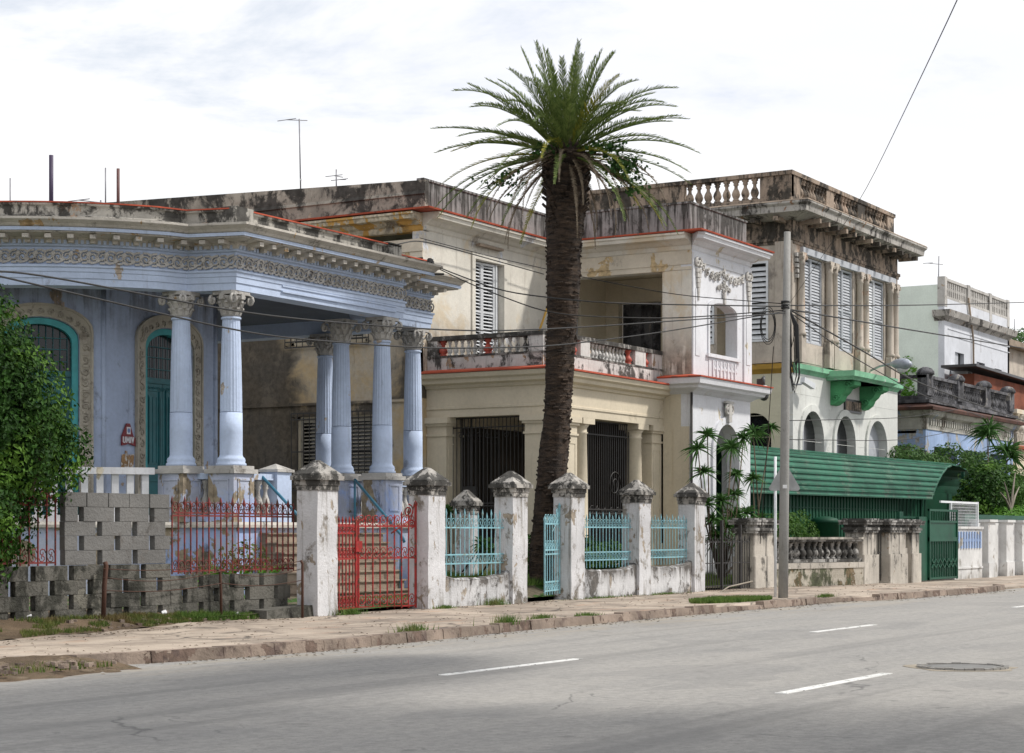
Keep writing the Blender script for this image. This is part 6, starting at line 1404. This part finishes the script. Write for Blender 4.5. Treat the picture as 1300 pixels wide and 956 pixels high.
# ---------------------------------------------------------------- the date palm
XR = Vector((CB, -CA, 0)); PB = at(692, 677, d=37.6); PB.z = 0
def pp(px, py): return at(px, py, d=37.6)
T_ = thing('date_palm', 'tall date palm with thick rough brown trunk and spiky green crown', 'palm', (PB.x, PB.y, .3))
prof = [(689, 745, 19), (692, 690, 19.5), (695, 655, 19.5), (700, 605, 19.7), (703, 576, 19.8), (707, 532, 19), (709, 498, 17.6), (713, 425, 20), (715, 384, 21.5), (716, 317, 23.5), (718, 270, 26), (719, 235, 28), (719, 205, 28), (719, 185, 22), (719, 172, 10)]
cs = []
for a, b in zip(prof, prof[1:]):
    n_ = max(2, int(abs(a[1]-b[1])/1.7))
    for k in range(n_): q = k/n_; cs.append((a[0]+(b[0]-a[0])*q, a[1]+(b[1]-a[1])*q, a[2]+(b[2]-a[2])*q))
cs.append(prof[-1]); NS = 44; vs = []
for i, (px, py, hw) in enumerate(cs):
    c = pp(px, py); r = hw*.92/2400*37.6; ring = 1+.045*mn.noise(Vector((0, 0, c.z*2.1)))
    saw = .05*((c.z*7.5) % 1)          # rings of old leaf bases
    for k in range(NS):
        a = 2*pi*k/NS; h_ = mn.noise(Vector((math.cos(a)*2.2, math.sin(a)*2.2, c.z*1.5)))*.13+mn.noise(Vector((math.cos(a)*6, math.sin(a)*6, c.z*9)))*.06
        s2 = .055*(((c.z*7+k/NS*3+.5*((k*3) % 2)) % 1)-.5)
        rr = r*(ring+h_+s2); vs.append((c.x+math.cos(a)*rr, c.y+math.sin(a)*rr, c.z))
m_ = MB(); m_.add(vs, [(i*NS+k, i*NS+(k+1) % NS, (i+1)*NS+(k+1) % NS, (i+1)*NS+k) for i in range(len(cs)-1) for k in range(NS)], True)
# stubs of cut leaf bases sticking out under the crown and along the trunk
rnd = random.Random(4)
for i in range(900):
    q = rnd.random(); py = 200+q*q*520; 
    px, hw = 0, 0
    for a, b in zip(prof, prof[1:]):
        if b[1] <= py <= a[1]: k = (a[1]-py)/(a[1]-b[1]); px = a[0]+(b[0]-a[0])*k; hw = a[2]+(b[2]-a[2])*k
    if not hw: continue
    c = pp(px, py); r = hw*.95/2400*37.6; a = rnd.uniform(0, 2*pi); o_ = Vector((math.cos(a), math.sin(a), 0)); tt = Vector((-math.sin(a), math.cos(a), 0)); l = rnd.uniform(.01, .03)+(.05 if py < 270 else 0)
    p = c+o_*r*.97; m_.obox(p+o_*l*.4+up*l*.3, tt*rnd.uniform(.02, .055), o_*l*.8+up*l*.7, up*.014-o_*.008)
m_.build('trunk', 'palm trunk', T_)
CR = pp(718, 197)
def frond(az, el, L, curl, mat, name='frond', lw=.30, twist=0., n=46, fold=.55):
    """az around the trunk, el start elevation, curl how much it droops over its length"""
    m_ = MB(); h = Vector((math.cos(az), math.sin(az), 0)); pts = []; p = CR+h*.16+up*(.1*math.sin(el)); e = el
    for k in range(n+1):
        pts.append(p.copy()); d = h*math.cos(e)+up*math.sin(e); p = p+d*(L*.95)/n; e -= curl/n*(.4+1.2*k/n)
    m_.tube(pts[::3]+[pts[-1]], [.022*(1-.85*i/(len(pts[::3]))) for i in range(len(pts[::3])+1)], 4)
    sd0 = h.cross(up).normalized()
    for k in range(3, n+1):
        q = k/n; d = (pts[k]-pts[k-1]).normalized(); nr = sd0.cross(d).normalized()
        ll = lw*(min(1, q*3.5)**.7)*(1-.72*max(0, q-.35)/.65)*rnd.uniform(.8, 1.1)
        for s_ in (-1, 1):
            for j in range(2):
                v = (sd0*s_*(.62+rnd.uniform(-.12, .12))+d*(.95)+nr*(fold*rnd.uniform(.2, 1.0))).normalized()
                b = pts[k]+d*(L/n*.5*j); w = d*.0125; tip = b+v*ll-up*ll*ll*.25; mid = b+v*ll*.5
                m_.add([b-w*.6, b+w*.6, mid+w, tip, mid-w], [(0, 1, 2, 3, 4)])
    return m_.build(name, mat, T_)
cam = Vector((-CA, -CB, 0)); rnd = random.Random(12)
specs = []
for i in range(16): specs.append((2*pi*i/16*1.0+rnd.uniform(-.15, .15), R(rnd.uniform(64, 88)), rnd.uniform(1.95, 2.35), R(rnd.uniform(8, 40))))
for i in range(22): specs.append((2*pi*(i+.4)/22+rnd.uniform(-.12, .12), R(rnd.uniform(38, 62)), rnd.uniform(2.2, 2.6), R(rnd.uniform(25, 65))))
for i in range(22): specs.append((2*pi*(i+.2)/22+rnd.uniform(-.12, .12), R(rnd.uniform(12, 36)), rnd.uniform(2.3, 2.7), R(rnd.uniform(28, 60))))
for az, el, L, c_ in specs: frond(az, el, L, c_, 'palm leaf' if rnd.random() < .93 else 'palm yellow', lw=.34 if el > R(36) else .26)
for i in range(22): frond(2*pi*i/22+rnd.uniform(-.2, .2), R(rnd.uniform(-22, 12)), rnd.uniform(2.3, 2.9), R(rnd.uniform(30, 60)), 'palm yellow' if i % 3 == 0 else 'palm leaf', lw=.22, n=40)
for i in range(16): frond(2*pi*(i+.3)/16+rnd.uniform(-.2, .2), R(rnd.uniform(-40, 0)), rnd.uniform(1.6, 2.5), R(rnd.uniform(45, 80)), 'palm dead', 'dead_frond', .12, n=28)
for a_ in (-.9, -.45, -.1, .3, .75, 1.1, 1.5): frond(math.atan2(-CB, -CA)+a_, R(rnd.uniform(-25, 5)), rnd.uniform(1.9, 2.7), R(rnd.uniform(60, 85)), 'palm dead', 'dead_frond', .13, n=30)
# climbing vine tangled under the crown
P = []; 
for (px, py, rx, ry, n_) in [(792, 210, 24, 13, 420), (772, 188, 22, 8, 160), (640, 228, 34, 14, 120), (800, 235, 30, 14, 90), (690, 190, 20, 10, 100)]:
    for i in range(n_): P.append(at(px+rnd.gauss(0, .5)*rx, py+rnd.gauss(0, .5)*ry, d=37.6-.6+rnd.gauss(0, .25)))
m_ = MB(); m_.leaves(P, .045, .75, 5, 0); t = thing('climbing_vine', 'dark leafy vine tangled in the lower fronds of the palm', 'vine', tuple(pp(790, 215))); m_.build('leaves', 'vine leaf', t)
m_ = MB()
for (a, b) in [((735, 205), (812, 240)), ((740, 200), (830, 225)), ((700, 205), (610, 240)), ((705, 200), (640, 250)), ((730, 215), (790, 200))]: A1 = at(a[0], a[1], d=37.1); B1 = at(b[0], b[1], d=36.9); m_.tube([A1, A1.lerp(B1, .5)+Vector((0, 0, .06)), B1], .009, 4)
m_.build('stems', 'twig', t)

# a street tree on the near pavement, out of the picture, whose shade lies on the road
t = thing('street_tree', 'broad street tree on the near pavement shading the left part of the road', 'tree', (15.5, -4, 0))
bl = [(18.6, 4.2, 9.9, 4.2, 1.7, 1.1), (14.5, 3.6, 10.2, 3.6, 2.2, 1.3), (21.2, 4.9, 9.6, 1.9, 1.2, .8), (14, 0, 11.5, 4.5, 3.5, 1.8), (16, -4, 12, 4.5, 4, 2.5)]
P, N = clump_pts(bl, 16000, 91, .6); m_ = MB(); m_.leaves(P, .17, .55, 91, .4, N); m_.build('crown', 'hedge leaf', t)
m_ = MB(); m_.tube([(15.5, -4, -.1), (15.4, -3.9, 4), (14.8, -3, 8), (13.5, -1.5, 11)], [.38, .3, .2, .08], 10); m_.tube([(15.4, -3.9, 4), (16.0, -1.5, 7.6), (17, 1.5, 9.0), (18.6, 4.2, 9.9)], [.24, .18, .11, .04], 8); m_.tube([(15.4, -3.9, 5), (12.5, -3.5, 8.5), (10.5, -2, 11)], [.2, .13, .05], 8); m_.build('trunk', 'twig', t)

# fallen leaves and grit: along the gutter, the foot of the walls and over the slabs
rnd = random.Random(55); mb = MB(); mb2 = MB()
for i in range(2600):
    x = rnd.uniform(13, 46); k = rnd.random()
    if k < .4: y = kerb_t(x)-abs(rnd.gauss(0, .22))-.03; z = .004
    elif k < .75: y = fence_t(x)-.32-abs(rnd.gauss(0, .18)); z = walk_z(x, max(y, kerb_t(x)+.3))+.006
    else: y = rnd.uniform(kerb_t(x)+.25, fence_t(x)-.2); z = walk_z(x, y)+.006
    s_ = rnd.uniform(.012, .035) if i % 2 else rnd.uniform(.008, .02); a = rnd.uniform(0, pi); c_, q_ = math.cos(a)*s_, math.sin(a)*s_
    (mb if i % 2 else mb2).add([(x-c_, y-q_, z), (x+q_*.5, y-c_*.5, z+.008), (x+c_, y+q_, z+.004), (x-q_*.5, y+c_*.5, z+.012)], [(0, 1, 2, 3)])
mb.build('leaf_litter', 'palm dead', None, 'dry brown leaf scraps scattered along kerb and wall feet', 'stuff', 'litter')
mb2.build('grit', 'kerb stone', None, 'grit and crumbs of mortar scattered on the pavement', 'stuff', 'grit')
# ---------------------------------------------------------------- camera, light, sky
cam = bpy.data.cameras.new('camera'); co = bpy.data.objects.new('camera', cam); COL.objects.link(co); sc.camera = co
co.location = (0, 0, 1.4); co.rotation_euler = (pi/2, 0, math.atan2(CB, CA)-pi/2)
cam.sensor_width = 36; cam.lens = FPX/1300*36; cam.shift_y = (677-478)/1300; cam.clip_end = 3000; cam.clip_start = .1
sun_dir = Vector((.42, -.62, .88)).normalized()    # towards the sun: over the street, a little up the road
el = math.asin(sun_dir.z); az = math.atan2(sun_dir.x, sun_dir.y)
sl = bpy.data.lights.new('sun', 'SUN'); sl.energy = 3.3; sl.angle = R(4.5); sl.color = (1, .955, .89)
so = bpy.data.objects.new('sun', sl); COL.objects.link(so); so.rotation_euler = (-sun_dir).to_track_quat('-Z', 'Y').to_euler(); so.location = (0, 0, 30)
w = bpy.data.worlds.new('World'); sc.world = w; w.use_nodes = True; nt = w.node_tree; bg = nt.nodes['Background']
sky = nt.nodes.new('ShaderNodeTexSky'); sky.sky_type = 'NISHITA'; sky.sun_disc = False; sky.sun_elevation = el; sky.sun_rotation = az; sky.air_density = 1; sky.dust_density = 2
tc = nt.nodes.new('ShaderNodeTexCoord'); mp = mapv(nt, tc.outputs['Generated'], (1, 1, 2.6), (.3, .1, 0))
n1 = noise(nt, mp, 2.2, 8, .62, .4); n2 = noise(nt, mapv(nt, tc.outputs['Generated'], (1, 1, 2.2), (3, 1, 2)), 1.5, 6, .6, .3)
cloud = mix(nt, ramp(nt, n2, .40, .62), (11.1, 11.3, 12.1), (12.4, 12.4, 12.5))
skyv = nt.nodes.new('ShaderNodeVectorMath'); skyv.operation = 'SCALE'; nt.links.new(sky.outputs[0], skyv.inputs[0]); skyv.inputs['Scale'].default_value = 1.
blue = mix(nt, .65, skyv.outputs[0], (10.2, 11.1, 12.5))
cc = mix(nt, ramp(nt, n1, .33, .47), blue, cloud)
nt.links.new(cc, bg.inputs[0]); bg.inputs[1].default_value = .08
sc.view_settings.view_transform = 'Standard'; sc.view_settings.look = 'None'; sc.view_settings.exposure = .15; sc.view_settings.gamma = 1
sc.render.engine = 'CYCLES'; sc.cycles.max_bounces = 6; sc.cycles.transparent_max_bounces = 8
